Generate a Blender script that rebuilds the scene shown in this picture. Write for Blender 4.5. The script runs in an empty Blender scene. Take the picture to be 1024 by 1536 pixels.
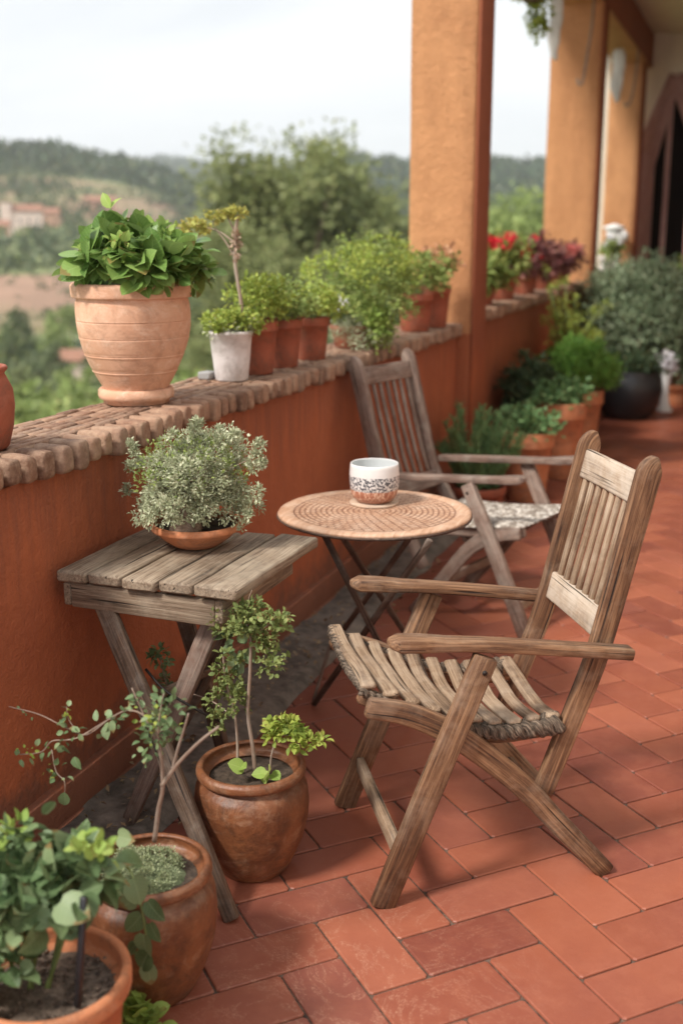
import bpy, math, random
import numpy as np
from mathutils import Vector, Matrix, noise
random.seed(7); np.random.seed(7)
sc = bpy.context.scene
COL = sc.collection
R_ = math.radians
PI = math.pi

# ---------------------------------------------------------------- camera survey
# The camera stands at CAM on the terrace; at() turns a measured direction of
# view into a point on a plane of the terrace (x = wall face, z = floor ...).
CAM = (1.68, 0.0, 1.6); PITCH = R_(14); YAW = R_(20); FPX = 1700.0
FW = (-math.sin(YAW)*math.cos(PITCH), math.cos(YAW)*math.cos(PITCH), -math.sin(PITCH))
RT = (math.cos(YAW), math.sin(YAW), 0)
UP = (RT[1]*FW[2]-RT[2]*FW[1], RT[2]*FW[0]-RT[0]*FW[2], RT[0]*FW[1]-RT[1]*FW[0])
def ray(x, y):
    u = (x-512)/FPX; v = (768-y)/FPX
    return [FW[i]+u*RT[i]+v*UP[i] for i in range(3)]
def at(x, y, ax, val):
    d = ray(x, y); t = (val-CAM[ax])/d[ax]
    return Vector([CAM[i]+t*d[i] for i in range(3)])
def Zp(x, y, z=0.0): return at(x, y, 2, z)
def Yp(x, y, v): return at(x, y, 1, v)
def Xp(x, y, v): return at(x, y, 0, v)
def mpp(P): return sum((P[i]-CAM[i])*FW[i] for i in range(3))/FPX   # metres per pixel at P

# ---------------------------------------------------------------- tagging
def tag(o, label=None, cat=None, group=None, kind=None):
    if label: o['label'] = label
    if cat: o['category'] = cat
    if group: o['group'] = group
    if kind: o['kind'] = kind
    return o
def thing(name, label, cat, loc=(0, 0, 0), rz=0, group=None):
    o = bpy.data.objects.new(name, None); COL.objects.link(o)
    o.location = loc; o.rotation_euler = (0, 0, rz); o.empty_display_size = .1
    return tag(o, label, cat, group)
def link(name, me, m, parent=None):
    o = bpy.data.objects.new(name, me); COL.objects.link(o)
    if m is not None and not me.materials: me.materials.append(m)
    if parent is not None:
        o.parent = parent
        pl = parent
        M = Matrix.LocRotScale(pl.location, pl.rotation_euler, None)
        if pl.parent is not None:
            q = pl.parent; M = Matrix.LocRotScale(q.location, q.rotation_euler, None) @ M
        o.matrix_parent_inverse = Matrix.Identity(4)
        me.transform(M.inverted())      # meshes are written in world metres
    return o

# ---------------------------------------------------------------- mesh builder
class MB:
    def __init__(s): s.v = []; s.f = []; s.g = []; s.sm = []
    def add(s, vs, fs, gc=None, smooth=True):
        n = len(s.v); s.v += [tuple(v) for v in vs]
        s.g += ([tuple(g) for g in gc] if gc is not None else [tuple(v) for v in vs])
        s.f += [tuple(i+n for i in f) for f in fs]; s.sm += [smooth]*len(fs)
        return s
    def mesh(s, name):
        me = bpy.data.meshes.new(name); me.from_pydata(s.v, [], s.f); me.update()
        me.polygons.foreach_set('use_smooth', s.sm)
        a = me.attributes.new('gc', 'FLOAT_VECTOR', 'POINT')
        a.data.foreach_set('vector', np.array(s.g, dtype=np.float32).ravel())
        return me
    def build(s, name, m, parent=None): return link(name, s.mesh(name), m, parent)

def box(mb, x0, x1, y0, y1, z0, z1, b=0.0, g0=None):
    "axis box with chamfered edges"
    if b <= 0:
        vs = [(x, y, z) for z in (z0, z1) for y in (y0, y1) for x in (x0, x1)]
        fs = [(0, 2, 3, 1), (4, 5, 7, 6), (0, 1, 5, 4), (2, 6, 7, 3), (0, 4, 6, 2), (1, 3, 7, 5)]
        return mb.add(vs, fs, None, False)
    c = Vector(((x0+x1)/2, (y0+y1)/2, (z0+z1)/2))
    return sweep(mb, [(c.x, y0, c.z), (c.x, y1, c.z)], (x1-x0), (z1-z0), side=(1, 0, 0), b=b)

def xsec(w, t, b, k=2):
    "rounded rectangle section"
    pts = []
    for cx, cy, a0 in ((w/2-b, t/2-b, 0), (-w/2+b, t/2-b, 90), (-w/2+b, -t/2+b, 180), (w/2-b, -t/2+b, 270)):
        for i in range(k+1):
            a = R_(a0+90*i/k); pts.append((cx+b*math.cos(a), cy+b*math.sin(a)))
    return pts
def sweep(mb, pts, w, t, side=(1, 0, 0), b=.005, wob=0.0, k=2, gofs=None, round_ends=0.0):
    """bar of rounded rectangular section along pts; side = direction of its width w,
    t = thickness across; w and t may be lists, one value for each point"""
    pts = [Vector(p) for p in pts]; n = len(pts)
    W = w if isinstance(w, (list, tuple)) else [w]*n
    T = t if isinstance(t, (list, tuple)) else [t]*n
    go = gofs or (random.uniform(0, 50), random.uniform(0, 50), random.uniform(0, 50))
    rings = []; acc = 0; seq = []
    e = b*.8
    for i, p in enumerate(pts):
        d = (pts[min(i+1, n-1)]-pts[max(i-1, 0)]).normalized()
        S = Vector(side); S = (S-d*S.dot(d)).normalized(); N = d.cross(S).normalized()
        if i: acc += (pts[i]-pts[i-1]).length
        if i == 0: seq.append((p, S, N, W[i]-2*e, T[i]-2*e, acc)); seq.append((p+d*e, S, N, W[i], T[i], acc+e))
        elif i == n-1: seq.append((p-d*e, S, N, W[i], T[i], acc-e)); seq.append((p, S, N, W[i]-2*e, T[i]-2*e, acc))
        else: seq.append((p, S, N, W[i], T[i], acc))
    vs = []; gs = []; m = 4*(k+1)
    for (p, S, N, ww, tt, ac) in seq:
        bb = min(b, ww*.49, tt*.49)
        for (x, y) in xsec(ww, tt, bb, k):
            q = p+S*x+N*y
            if wob: q = q+Vector(noise.noise_vector(q*9))*wob
            vs.append(q); gs.append((ac+go[0], x+go[1], y+go[2]))
    fs = []
    for i in range(len(seq)-1):
        for j in range(m):
            a = i*m+j; c = i*m+(j+1) % m
            fs.append((a, c, c+m, a+m))
    fs.append(tuple(range(m))[::-1]); fs.append(tuple((len(seq)-1)*m+j for j in range(m)))
    n0 = len(mb.f); mb.add(vs, fs, gs, True)
    mb.sm[-1] = False; mb.sm[-2] = False
    return mb
def tube(mb, pts, r, k=8, cap=True, go=None):
    pts = [Vector(p) for p in pts]; n = len(pts)
    Rr = r if isinstance(r, (list, tuple)) else [r]*n
    go = go or (random.uniform(0, 50), random.uniform(0, 50))
    vs = []; gs = []; acc = 0; S = None
    for i, p in enumerate(pts):
        d = (pts[min(i+1, n-1)]-pts[max(i-1, 0)]).normalized()
        if i: acc += (p-pts[i-1]).length
        if S is None: S = d.orthogonal().normalized()
        S = (S-d*S.dot(d)).normalized(); N = d.cross(S)
        for j in range(k):
            a = 2*PI*j/k; q = S*math.cos(a)*Rr[i]+N*math.sin(a)*Rr[i]
            vs.append(p+q); gs.append((acc+go[0], math.cos(a)*Rr[i]+go[1], math.sin(a)*Rr[i]))
    fs = [(i*k+j, i*k+(j+1) % k, (i+1)*k+(j+1) % k, (i+1)*k+j) for i in range(n-1) for j in range(k)]
    if cap: fs.append(tuple(range(k))[::-1]); fs.append(tuple((n-1)*k+j for j in range(k)))
    return mb.add(vs, fs, gs, True)
def lathe(mb, prof, c, seg=48, wob=0.0, tilt=None, closed=False):
    "prof: list of (radius, z); c: centre on its base"
    c = Vector(c); vs = []; gs = []; k = len(prof)
    for i in range(seg):
        a = 2*PI*i/seg
        for (r, z) in prof:
            q = Vector((r*math.cos(a), r*math.sin(a), z))
            if wob and r > 1e-4:
                nz = noise.noise(Vector((q.x*7+c.x*31, q.y*7, q.z*9)))*wob
                q.x *= 1+nz; q.y *= 1+nz
            if tilt: q.z += q.x*tilt[0]+q.y*tilt[1]
            vs.append(c+q); gs.append((q.x, q.y, q.z))
    fs = []
    for i in range(seg):
        for j in range(k-1):
            a = i*k+j; b = ((i+1) % seg)*k+j
            fs.append((a, b, b+1, a+1))
    return mb.add(vs, fs, gs, True)
def smooth_pts(pts, n=6):
    "Catmull-Rom through pts"
    P = [Vector(p) for p in pts]; P = [P[0]*2-P[1]]+P+[P[-1]*2-P[-2]]; out = []
    for i in range(1, len(P)-2):
        for j in range(n):
            t = j/n; a, b, c, d = P[i-1], P[i], P[i+1], P[i+2]
            out.append(.5*((2*b)+(c-a)*t+(2*a-5*b+4*c-d)*t*t+(3*b-a-3*c+d)*t**3))
    out.append(P[-2]); return out

# ---------------------------------------------------------------- materials
def new_mat(name):
    m = bpy.data.materials.new(name); m.use_nodes = True
    nt = m.node_tree; nt.nodes.clear()
    out = nt.nodes.new('ShaderNodeOutputMaterial'); p = nt.nodes.new('ShaderNodeBsdfPrincipled')
    nt.links.new(p.outputs[0], out.inputs[0])
    return m, nt, p, out
class NT:
    def __init__(s, nt): s.nt = nt
    def n(s, t, **kw):
        x = s.nt.nodes.new(t)
        for k, v in kw.items(): setattr(x, k, v)
        return x
    def l(s, a, b): s.nt.links.new(a, b)
    def val(s, inp, v):
        if hasattr(v, 'is_linked') or hasattr(v, 'links'): s.l(v, inp)
        else: inp.default_value = v
    def coord(s, kind='Object', scale=(1, 1, 1), attr=None):
        mp = s.n('ShaderNodeMapping'); mp.inputs['Scale'].default_value = scale
        if attr: a = s.n('ShaderNodeAttribute', attribute_name=attr); s.l(a.outputs['Vector'], mp.inputs[0])
        elif kind == 'World': g = s.n('ShaderNodeNewGeometry'); s.l(g.outputs['Position'], mp.inputs[0])
        else: c = s.n('ShaderNodeTexCoord'); s.l(c.outputs[kind], mp.inputs[0])
        return mp.outputs[0]
    def noise(s, vec, scale, detail=4, rough=.6, dist=0):
        x = s.n('ShaderNodeTexNoise'); s.l(vec, x.inputs['Vector'])
        x.inputs['Scale'].default_value = scale; x.inputs['Detail'].default_value = detail
        x.inputs['Roughness'].default_value = rough; x.inputs['Distortion'].default_value = dist
        return x.outputs[0]
    def ramp(s, fac, stops, interp='LINEAR'):
        x = s.n('ShaderNodeValToRGB'); x.color_ramp.interpolation = interp
        el = x.color_ramp.elements
        while len(el) > 1: el.remove(el[-1])
        el[0].position = stops[0][0]; el[0].color = (*stops[0][1], 1) if len(stops[0][1]) == 3 else stops[0][1]
        for p, c in stops[1:]:
            e = el.new(p); e.color = (*c, 1)
        s.val(x.inputs[0], fac); return x.outputs[0]
    def mix(s, fac, a, b, mode='MIX'):
        x = s.n('ShaderNodeMix', data_type='RGBA', blend_type=mode)
        s.val(x.inputs[0], fac)
        for i, v in ((6, a), (7, b)):
            if isinstance(v, tuple): x.inputs[i].default_value = (*v, 1) if len(v) == 3 else v
            else: s.l(v, x.inputs[i])
        return x.outputs[2]
    def math(s, op, a, b=0.0, clamp=False):
        x = s.n('ShaderNodeMath', operation=op); x.use_clamp = clamp
        s.val(x.inputs[0], a); s.val(x.inputs[1], b); return x.outputs[0]
    def bump(s, h, strength, dist, p, prev=None):
        x = s.n('ShaderNodeBump'); x.inputs['Strength'].default_value = strength; x.inputs['Distance'].default_value = dist
        s.l(h, x.inputs['Height'])
        if prev is not None: s.l(prev, x.inputs['Normal'])
        s.l(x.outputs[0], p.inputs['Normal']); return x.outputs[0]
def g3(v): return (v, v, v)

def plaster(name, c1, c2, stain=None, bump=.5, lump=.5, scale=1.0, rough=.9):
    m, nt, p, _ = new_mat(name); N = NT(nt)
    w = N.coord('World')
    col = N.ramp(N.noise(w, 2.2*scale, 6, .65), [(.3, c1), (.7, c2)])
    col = N.mix(N.ramp(N.noise(N.coord('World', (3, 3, .55)), 3.0, 7, .75, .3), [(.48, g3(0)), (.75, g3(.45))]), col, tuple(x*.66 for x in c1))
    col = N.mix(N.ramp(N.noise(w, 17, 6, .8), [(.55, g3(0)), (.8, g3(.35))]), col, tuple(min(1, x*1.25+.02) for x in c2))
    if stain: col = N.mix(N.ramp(N.noise(w, .9*scale, 8, .7, .6), [(.52, g3(0)), (.72, g3(.75))]), col, stain)
    fine = N.noise(w, 90, 3, .7)
    col = N.mix(N.ramp(fine, [(.3, g3(.0)), (.75, g3(.22))]), col, tuple(x*.6 for x in c1))
    N.l(col, p.inputs['Base Color']); p.inputs['Roughness'].default_value = rough
    b1 = N.bump(N.noise(w, 19, 6, .72, .3), lump, .016, p)
    N.bump(fine, bump, .003, p, b1)
    return m
def wood(name, dark, mid, light, pale=0.0, rough=.75, bump=.6, palec=(.36, .32, .27)):
    m, nt, p, _ = new_mat(name); N = NT(nt)
    g = N.coord(attr='gc', scale=(3.6, 105, 105)); g2 = N.coord(attr='gc', scale=(1.5, 14, 14)); g0 = N.coord(attr='gc')
    fib = N.noise(g, 1.7, 6, .68, .5); broad = N.noise(g2, 1.3, 4, .6, 1.2)
    s_ = N.math('ADD', N.math('MULTIPLY', fib, .58), N.math('MULTIPLY', broad, .42))
    col = N.ramp(s_, [(.36, dark), (.485, mid), (.62, light)])
    worn = N.ramp(N.noise(g0, 9, 6, .7, .5), [(.5-.25*pale, g3(0)), (.78-.25*pale, g3(.35+.6*pale))])
    col = N.mix(worn, col, palec)
    cr = N.ramp(N.noise(N.coord(attr='gc', scale=(2, 90, 90)), 1.1, 2, .5), [(.28, g3(1)), (.345, g3(0))])
    col = N.mix(cr, col, tuple(x*.3 for x in dark))
    grime = N.ramp(N.noise(g0, 22, 4, .7), [(.55, g3(0)), (.8, g3(.45))])
    col = N.mix(grime, col, tuple(x*.5 for x in dark))
    N.l(col, p.inputs['Base Color'])
    N.l(N.ramp(fib, [(.3, g3(rough+.1)), (.7, g3(rough-.12))]), p.inputs['Roughness'])
    N.bump(N.math('SUBTRACT', s_, N.math('MULTIPLY', cr, .5)), bump, .003, p)
    return m
def terracotta(name, c1, c2, stain=(.55, .42, .33), amt=.5, rough=.85, rings=False, bump=.35, dirt=(.10, .05, .03)):
    m, nt, p, _ = new_mat(name); N = NT(nt)
    g = N.coord(attr='gc')
    col = N.ramp(N.noise(g, 7, 6, .7, .4), [(.32, c1), (.68, c2)])
    st = N.ramp(N.noise(N.coord(attr='gc', scale=(1, 1, 1.6)), 13, 8, .78, .8), [(.5, g3(0)), (.74, g3(amt))])
    col = N.mix(st, col, stain)
    dk = N.ramp(N.noise(g, 17, 8, .78, .5), [(.48, g3(0)), (.72, g3(.8))])
    col = N.mix(dk, col, dirt)
    N.l(col, p.inputs['Base Color']); p.inputs['Roughness'].default_value = rough
    h = N.noise(g, 55, 4, .7)
    b = N.bump(N.noise(g, 10, 4, .6), bump, .012, p)
    N.bump(h, bump, .0022, p, b)
    return m
def leafmat(name, c1, c2, c3, trans=.25, rough=.5, vein=True, tip=None):
    m, nt, p, out = new_mat(name); N = NT(nt)
    geo = N.n('ShaderNodeNewGeometry')
    col = N.ramp(geo.outputs['Random Per Island'], [(.0, c1), (.5, c2), (1., c3)])
    w = N.coord('World')
    col = N.mix(N.ramp(N.noise(w, 40, 3), [(.35, g3(0)), (.7, g3(.35))]), col, tuple(min(1, x*1.5) for x in c2))
    col = N.mix(N.ramp(N.noise(w, 110, 4, .7), [(.62, g3(0)), (.75, g3(.4))]), col, (c1[0]*1.6+.05, c1[1]*.9+.03, c1[2]*.8))
    if vein:
        lc = N.n('ShaderNodeAttribute', attribute_name='lc'); sp = N.n('ShaderNodeSeparateXYZ'); N.l(lc.outputs['Vector'], sp.inputs[0])
        ax = N.math('ABSOLUTE', sp.outputs[0])
        mid = N.ramp(ax, [(.0, g3(.8)), (.035, g3(0))])
        sv = N.ramp(N.math('ABSOLUTE', N.math('SUBTRACT', N.math('FRACT', N.math('MULTIPLY', N.math('SUBTRACT', sp.outputs[1], N.math('MULTIPLY', ax, .7)), 6.5)), .5)), [(.0, g3(.5)), (.10, g3(0))])
        vn = N.math('MAXIMUM', mid, sv)
        col = N.mix(N.math('MULTIPLY', vn, .55), col, tuple(min(1, x*1.25+.04) for x in c3))
        N.bump(N.math('SUBTRACT', 1, vn), .35, .002, p)
        old = N.math('MULTIPLY', N.math('GREATER_THAN', geo.outputs['Random Per Island'], .78), N.ramp(N.math('ADD', sp.outputs[1], N.math('MULTIPLY', N.noise(w, 70, 2), .4)), [(.95, g3(0)), (1.12, g3(.8))]))
        col = N.mix(old, col, (.24, .14, .05))
    N.l(col, p.inputs['Base Color']); p.inputs['Roughness'].default_value = rough
    p.inputs['Specular IOR Level'].default_value = .28
    t = N.n('ShaderNodeBsdfTranslucent'); N.l(N.mix(.5, col, tuple(min(1, x*1.4+.02) for x in c3)), t.inputs[0])
    ms = N.n('ShaderNodeMixShader'); ms.inputs[0].default_value = trans
    N.l(p.outputs[0], ms.inputs[1]); N.l(t.outputs[0], ms.inputs[2]); N.l(ms.outputs[0], out.inputs[0])
    return m
def plain(name, c, rough=.6, metal=0.0, var=.25, scale=20, bump=.15, c2=None):
    m, nt, p, _ = new_mat(name); N = NT(nt)
    w = N.coord('World')
    N.l(N.ramp(N.noise(w, scale, 5, .65), [(.3, tuple(x*(1-var) for x in c)), (.72, c2 or c)]), p.inputs['Base Color'])
    p.inputs['Roughness'].default_value = rough; p.inputs['Metallic'].default_value = metal
    N.bump(N.noise(w, scale*4, 3), bump, .003, p)
    return m
M = {}
M['wall'] = plaster('terracotta_plaster', (.36, .094, .034), (.47, .132, .049), (.27, .070, .030), .8, .7)
M['column'] = plaster('ochre_plaster', (.49, .225, .096), (.64, .315, .140), (.36, .145, .06), 1.8, 1.3, .8)
def dado(m, z, c):
    nt = m.node_tree; N = NT(nt); p = [n for n in nt.nodes if n.type == 'BSDF_PRINCIPLED'][0]; src = p.inputs['Base Color'].links[0].from_socket
    g = N.n('ShaderNodeNewGeometry'); sp = N.n('ShaderNodeSeparateXYZ'); N.l(g.outputs['Position'], sp.inputs[0])
    zz = N.math('ADD', sp.outputs[2], N.math('MULTIPLY', N.noise(N.coord('World'), 25, 3), .02))
    N.l(N.mix(N.math('LESS_THAN', zz, z+.01), src, c), p.inputs['Base Color'])
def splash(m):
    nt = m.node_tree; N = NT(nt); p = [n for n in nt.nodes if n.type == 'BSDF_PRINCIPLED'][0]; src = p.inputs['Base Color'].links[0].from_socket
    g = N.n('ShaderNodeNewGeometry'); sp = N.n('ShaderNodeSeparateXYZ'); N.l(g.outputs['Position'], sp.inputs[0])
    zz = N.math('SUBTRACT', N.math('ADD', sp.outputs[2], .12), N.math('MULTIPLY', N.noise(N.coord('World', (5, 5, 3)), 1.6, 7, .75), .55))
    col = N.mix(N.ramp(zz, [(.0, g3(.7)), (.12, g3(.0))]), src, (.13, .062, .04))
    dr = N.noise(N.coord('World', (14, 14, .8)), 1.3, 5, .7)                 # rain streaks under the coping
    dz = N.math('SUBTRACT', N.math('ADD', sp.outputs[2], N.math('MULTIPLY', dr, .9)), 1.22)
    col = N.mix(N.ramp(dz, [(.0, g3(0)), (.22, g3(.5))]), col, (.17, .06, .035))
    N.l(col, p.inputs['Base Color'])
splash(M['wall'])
dado(M['column'], 1.0, (.36, .105, .042))
M['cream'] = plaster('cream_plaster', (.68, .58, .45), (.76, .66, .53), None, .3, .3)
M['ceiling'] = plaster('ceiling_plaster', (.68, .56, .41), (.74, .62, .47), None, .3, .3)
M['wood'] = wood('weathered_teak', (.034, .014, .007), (.140, .064, .029), (.33, .180, .092), .08, palec=(.42, .31, .22), bump=.9)
M['wood_pale'] = wood('bleached_teak', (.16, .095, .055), (.36, .25, .165), (.54, .42, .31), .55, palec=(.56, .48, .395))
M['wood_slat'] = wood('sun_worn_slats', (.075, .042, .024), (.23, .145, .085), (.41, .295, .195), .25, palec=(.46, .36, .27))
M['wood_grey'] = wood('grey_weathered_boards', (.06, .04, .026), (.20, .14, .092), (.37, .29, .205), .28, palec=(.42, .35, .26), bump=1.0)
M['wood_dark'] = wood('dark_old_wood', (.04, .022, .013), (.105, .062, .038), (.20, .13, .085), .1)
M['wood_far'] = wood('greyish_red_wood', (.06, .036, .026), (.17, .105, .078), (.32, .225, .175), .25)
M['pot_light'] = terracotta('pale_terracotta', (.56, .29, .175), (.68, .40, .265), (.78, .58, .45), .75, dirt=(.36, .19, .115))
M['pot'] = terracotta('terracotta', (.46, .155, .062), (.54, .21, .095), (.55, .36, .25), .45)
M['pot_old'] = terracotta('old_glazed_terracotta', (.11, .036, .015), (.27, .100, .038), (.42, .27, .17), .65, .5, dirt=(.028, .015, .010), bump=.7)
M['pot_red'] = terracotta('red_terracotta', (.26, .062, .03), (.36, .095, .045), (.48, .25, .17), .25, .7)
M['white_pot'] = terracotta('whitewashed_pot', (.62, .56, .54), (.76, .72, .70), (.80, .78, .76), .5, .8, dirt=(.33, .28, .25))
M['soil'] = plain('soil', (.055, .035, .022), .95, 0, .6, 60, 1.0, (.11, .075, .05))
M['gravel'] = plain('gravel_soil', (.055, .036, .025), .9, 0, .6, 90, 1.0, (.26, .19, .14))
M['moss'] = plain('moss', (.10, .13, .05), .95, 0, .5, 60, 1.0, (.25, .30, .16))
M['bark'] = wood('bark', (.10, .06, .04), (.22, .145, .10), (.38, .28, .20), .2)
M['stem'] = wood('grey_stem', (.14, .085, .06), (.27, .185, .135), (.42, .33, .25), .3)
M['stem_green'] = plain('green_stem', (.16, .20, .06), .6, 0, .3, 40)
M['iron'] = plain('dark_iron', (.045, .036, .032), .55, .6, .3, 40)
M['black'] = plain('black_plastic', (.015, .015, .017), .35, 0, .2, 40, .05)
M['white'] = plain('white_enamel', (.78, .78, .76), .4, 0, .1, 12, .05)
M['doorwood'] = wood('red_brown_door_wood', (.27, .13, .11), (.38, .20, .17), (.46, .27, .23), 0)
M['dark'] = plain('dark_interior', (.02, .014, .011), .9)
M['concrete'] = plain('worn_stone', (.10, .082, .065), .9, 0, .55, 14, .9, (.23, .19, .155))
M['grey_stone'] = plain('grey_stone', (.36, .35, .34), .9, 0, .3, 14)
# leaves (base colours)
M['l_broad'] = leafmat('broad_green_leaf', (.055, .12, .025), (.14, .24, .055), (.29, .41, .12), .25, .33)
M['l_new'] = leafmat('new_leaf', (.15, .26, .05), (.27, .38, .085), (.42, .50, .15), .3, .45)
M['l_yel'] = leafmat('yellow_green_leaf', (.11, .17, .03), (.26, .34, .055), (.44, .48, .11), .3)
M['l_mid'] = leafmat('mid_green_leaf', (.08, .125, .03), (.19, .26, .065), (.36, .42, .13), .3)
M['l_silver'] = leafmat('silver_thyme_leaf', (.13, .155, .075), (.33, .36, .21), (.66, .67, .49), .2, .7)
M['l_ivy'] = leafmat('ivy_leaf', (.05, .095, .035), (.115, .18, .075), (.26, .33, .17), .2, .42)
M['l_dark'] = leafmat('dark_leaf', (.022, .045, .02), (.045, .08, .035), (.09, .13, .06), .2)
M['l_fern'] = leafmat('bright_fern', (.06, .15, .025), (.12, .27, .04), (.22, .40, .08), .3)
M['l_rose'] = leafmat('rosemary_leaf', (.05, .12, .045), (.12, .23, .085), (.24, .38, .16), .2)
M['l_grey'] = leafmat('grey_green_leaf', (.08, .13, .06), (.21, .28, .16), (.40, .47, .32), .25)
M['l_purple'] = leafmat('purple_leaf', (.06, .02, .025), (.14, .045, .05), (.32, .14, .11), .2)
M['l_pink'] = leafmat('pinkish_leaf', (.30, .13, .07), (.45, .22, .12), (.55, .34, .2), .3)
M['f_red'] = leafmat('red_petal', (.50, .015, .03), (.70, .03, .05), (.80, .08, .10), .3)
M['f_pink'] = leafmat('pink_petal', (.55, .12, .12), (.70, .22, .20), (.80, .35, .3), .3)
M['f_white'] = leafmat('white_petal', (.75, .72, .78), (.82, .80, .85), (.85, .85, .85), .3)
M['l_tree'] = leafmat('tree_leaf', (.09, .115, .04), (.20, .23, .085), (.34, .36, .16), .25)
M['l_tree2'] = leafmat('tree_leaf_dark', (.055, .08, .032), (.12, .155, .065), (.22, .26, .12), .2)
M['l_tree3'] = leafmat('tree_leaf_light', (.11, .15, .04), (.23, .30, .09), (.40, .47, .17), .25)

# ---------------------------------------------------------------- leaves (vectorised)
LEAF = {
 'ovate': ([(0, 0, 0), (-.20, .12, .03), (-.36, .38, .05), (-.30, .68, .02), (-.14, .88, -.04), (0, 1, -.10),
            (.14, .88, -.04), (.30, .68, .02), (.36, .38, .05), (.20, .12, .03), (0, .38, -.03), (0, .68, -.05)],
           [(0, 10, 2, 1), (10, 11, 3, 2), (11, 5, 4, 3), (0, 9, 8, 10), (10, 8, 7, 11), (11, 7, 6, 5)]),
 'ivy': ([(0, 0, 0), (-.20, -.06, .02), (-.40, .08, .05), (-.50, .34, .06), (-.42, .62, .03), (-.22, .86, -.02), (0, 1, -.08),
          (.22, .86, -.02), (.42, .62, .03), (.50, .34, .06), (.40, .08, .05), (.20, -.06, .02), (0, .30, -.03), (0, .62, -.04)],
         [(0, 12, 2, 1), (12, 3, 2), (12, 13, 4, 3), (13, 6, 5, 4), (0, 11, 10, 12), (12, 10, 9), (12, 9, 8, 13), (13, 8, 7, 6)]),
 'small': ([(0, 0, 0), (-.27, .5, .06), (0, 1, -.04), (.27, .5, .06)], [(0, 3, 2), (0, 2, 1)]),
 'blade': ([(-.035, 0, 0), (.035, 0, 0), (.05, .45, .01), (-.05, .45, .01), (0, 1, -.12)], [(0, 1, 2, 3), (3, 2, 4)]),
 'needle': ([(-.10, 0, 0), (.10, 0, 0), (.0, 1, -.05)], [(0, 1, 2)]),
 'card': ([(-.42, .05, .05), (.1, 0, 0), (.46, .35, .1), (.2, 1, -.05), (-.38, .8, .05)], [(0, 1, 2, 3, 4)]),
}
def unit(a): return a/np.maximum(np.linalg.norm(a, axis=1, keepdims=True), 1e-9)
def leaves_mesh(name, kind, O, D, U, S):
    tv, tf = LEAF[kind]; tv = np.array(tv, dtype=np.float64)
    D = unit(D); U = U-D*np.sum(U*D, axis=1, keepdims=True); U = unit(U); X = np.cross(D, U)
    n = len(O); k = len(tv)
    wv = rng.uniform(.78, 1.12, n)[:, None, None]; zc = rng.uniform(.2, 2.6, n)[:, None, None]; tw = rng.normal(0, .16, n)[:, None, None]
    bend = rng.uniform(-.30, .06, n)[:, None, None]*(tv[None, :, 1:2]**2)
    lx = tv[None, :, 0:1]*wv+tw*tv[None, :, 1:2]**2; lz = tv[None, :, 2:3]*zc+bend+tw*tv[None, :, 0:1]*tv[None, :, 1:2]*1.5
    V = (O[:, None, :]+S[:, None, None]*(lx*X[:, None, :]+tv[None, :, 1:2]*D[:, None, :]+lz*U[:, None, :])).reshape(-1, 3)
    me = bpy.data.meshes.new(name)
    lens = np.array([len(f) for f in tf]); flat = np.concatenate([np.array(f) for f in tf])
    L = (flat[None, :]+(np.arange(n)*k)[:, None]).ravel()
    tot = np.tile(lens, n); st = np.concatenate(([0], np.cumsum(tot)[:-1]))
    me.vertices.add(n*k); me.vertices.foreach_set('co', V.ravel())
    me.loops.add(len(L)); me.loops.foreach_set('vertex_index', L.astype(np.int32))
    me.polygons.add(len(tot)); me.polygons.foreach_set('loop_start', st.astype(np.int32)); me.polygons.foreach_set('loop_total', tot.astype(np.int32))
    me.polygons.foreach_set('use_smooth', np.ones(len(tot), dtype=bool)); me.update(calc_edges=True)
    at_ = me.attributes.new('lc', 'FLOAT_VECTOR', 'POINT'); at_.data.foreach_set('vector', np.tile(tv, (n, 1)).astype(np.float32).ravel())
    return me
rng = np.random.default_rng(11)
def cloud(c, rad, nclump, per, cr, size, shell=.55, low=-.35, droop=.0, up=.35, szv=.35, irr=.13):
    """leaves grouped in clumps inside an ellipsoid; returns O, D, U, S and clump centres"""
    c = np.array(c, float); rad = np.array(rad, float)
    d = unit(rng.normal(size=(nclump*3, 3))); d = d[d[:, 2] > low][:nclump]
    rr = (shell+(1-shell)*rng.random(len(d))**.6)[:, None]
    f = np.zeros((len(d), 1))
    for k in range(5):
        kv = rng.normal(size=3)*3.6; f += np.sin(d @ kv+rng.uniform(0, 6.28))[:, None]
    f /= 1.6; rr *= (1+irr*np.clip(f, -1.3, 1.3))
    keep = (f[:, 0] > -.95) | (rng.random(len(d)) < .35)
    if keep.sum() > 4: d = d[keep]; rr = rr[keep]
    cc = c+d*rad*rr
    crr = cr*(.6+.8*rng.random(len(cc)))
    o = np.repeat(cc, per, axis=0); r_ = np.repeat(crr, per)[:, None]
    off = np.clip(rng.normal(size=o.shape), -1.7, 1.7)*.55
    O = o+off*r_
    out = np.repeat(d, per, axis=0)
    D = unit(off)*.8+out*.6+rng.normal(size=o.shape)*.35; D[:, 2] += up-droop
    U = out*.8+rng.normal(size=o.shape)*.4; U[:, 2] += .9
    S = size*(1-szv+2*szv*rng.random(len(O)))*np.repeat(rng.uniform(.75, 1.25, len(cc)), per)
    return O, D, U, S, cc
def cat_clouds(*cl): return tuple(np.concatenate([x[i] for x in cl]) for i in range(4))
def foliage(name, kind, cl, m, parent=None):
    me = leaves_mesh(name, kind, cl[0], cl[1], cl[2], cl[3]); return link(name, me, m, parent)
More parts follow.
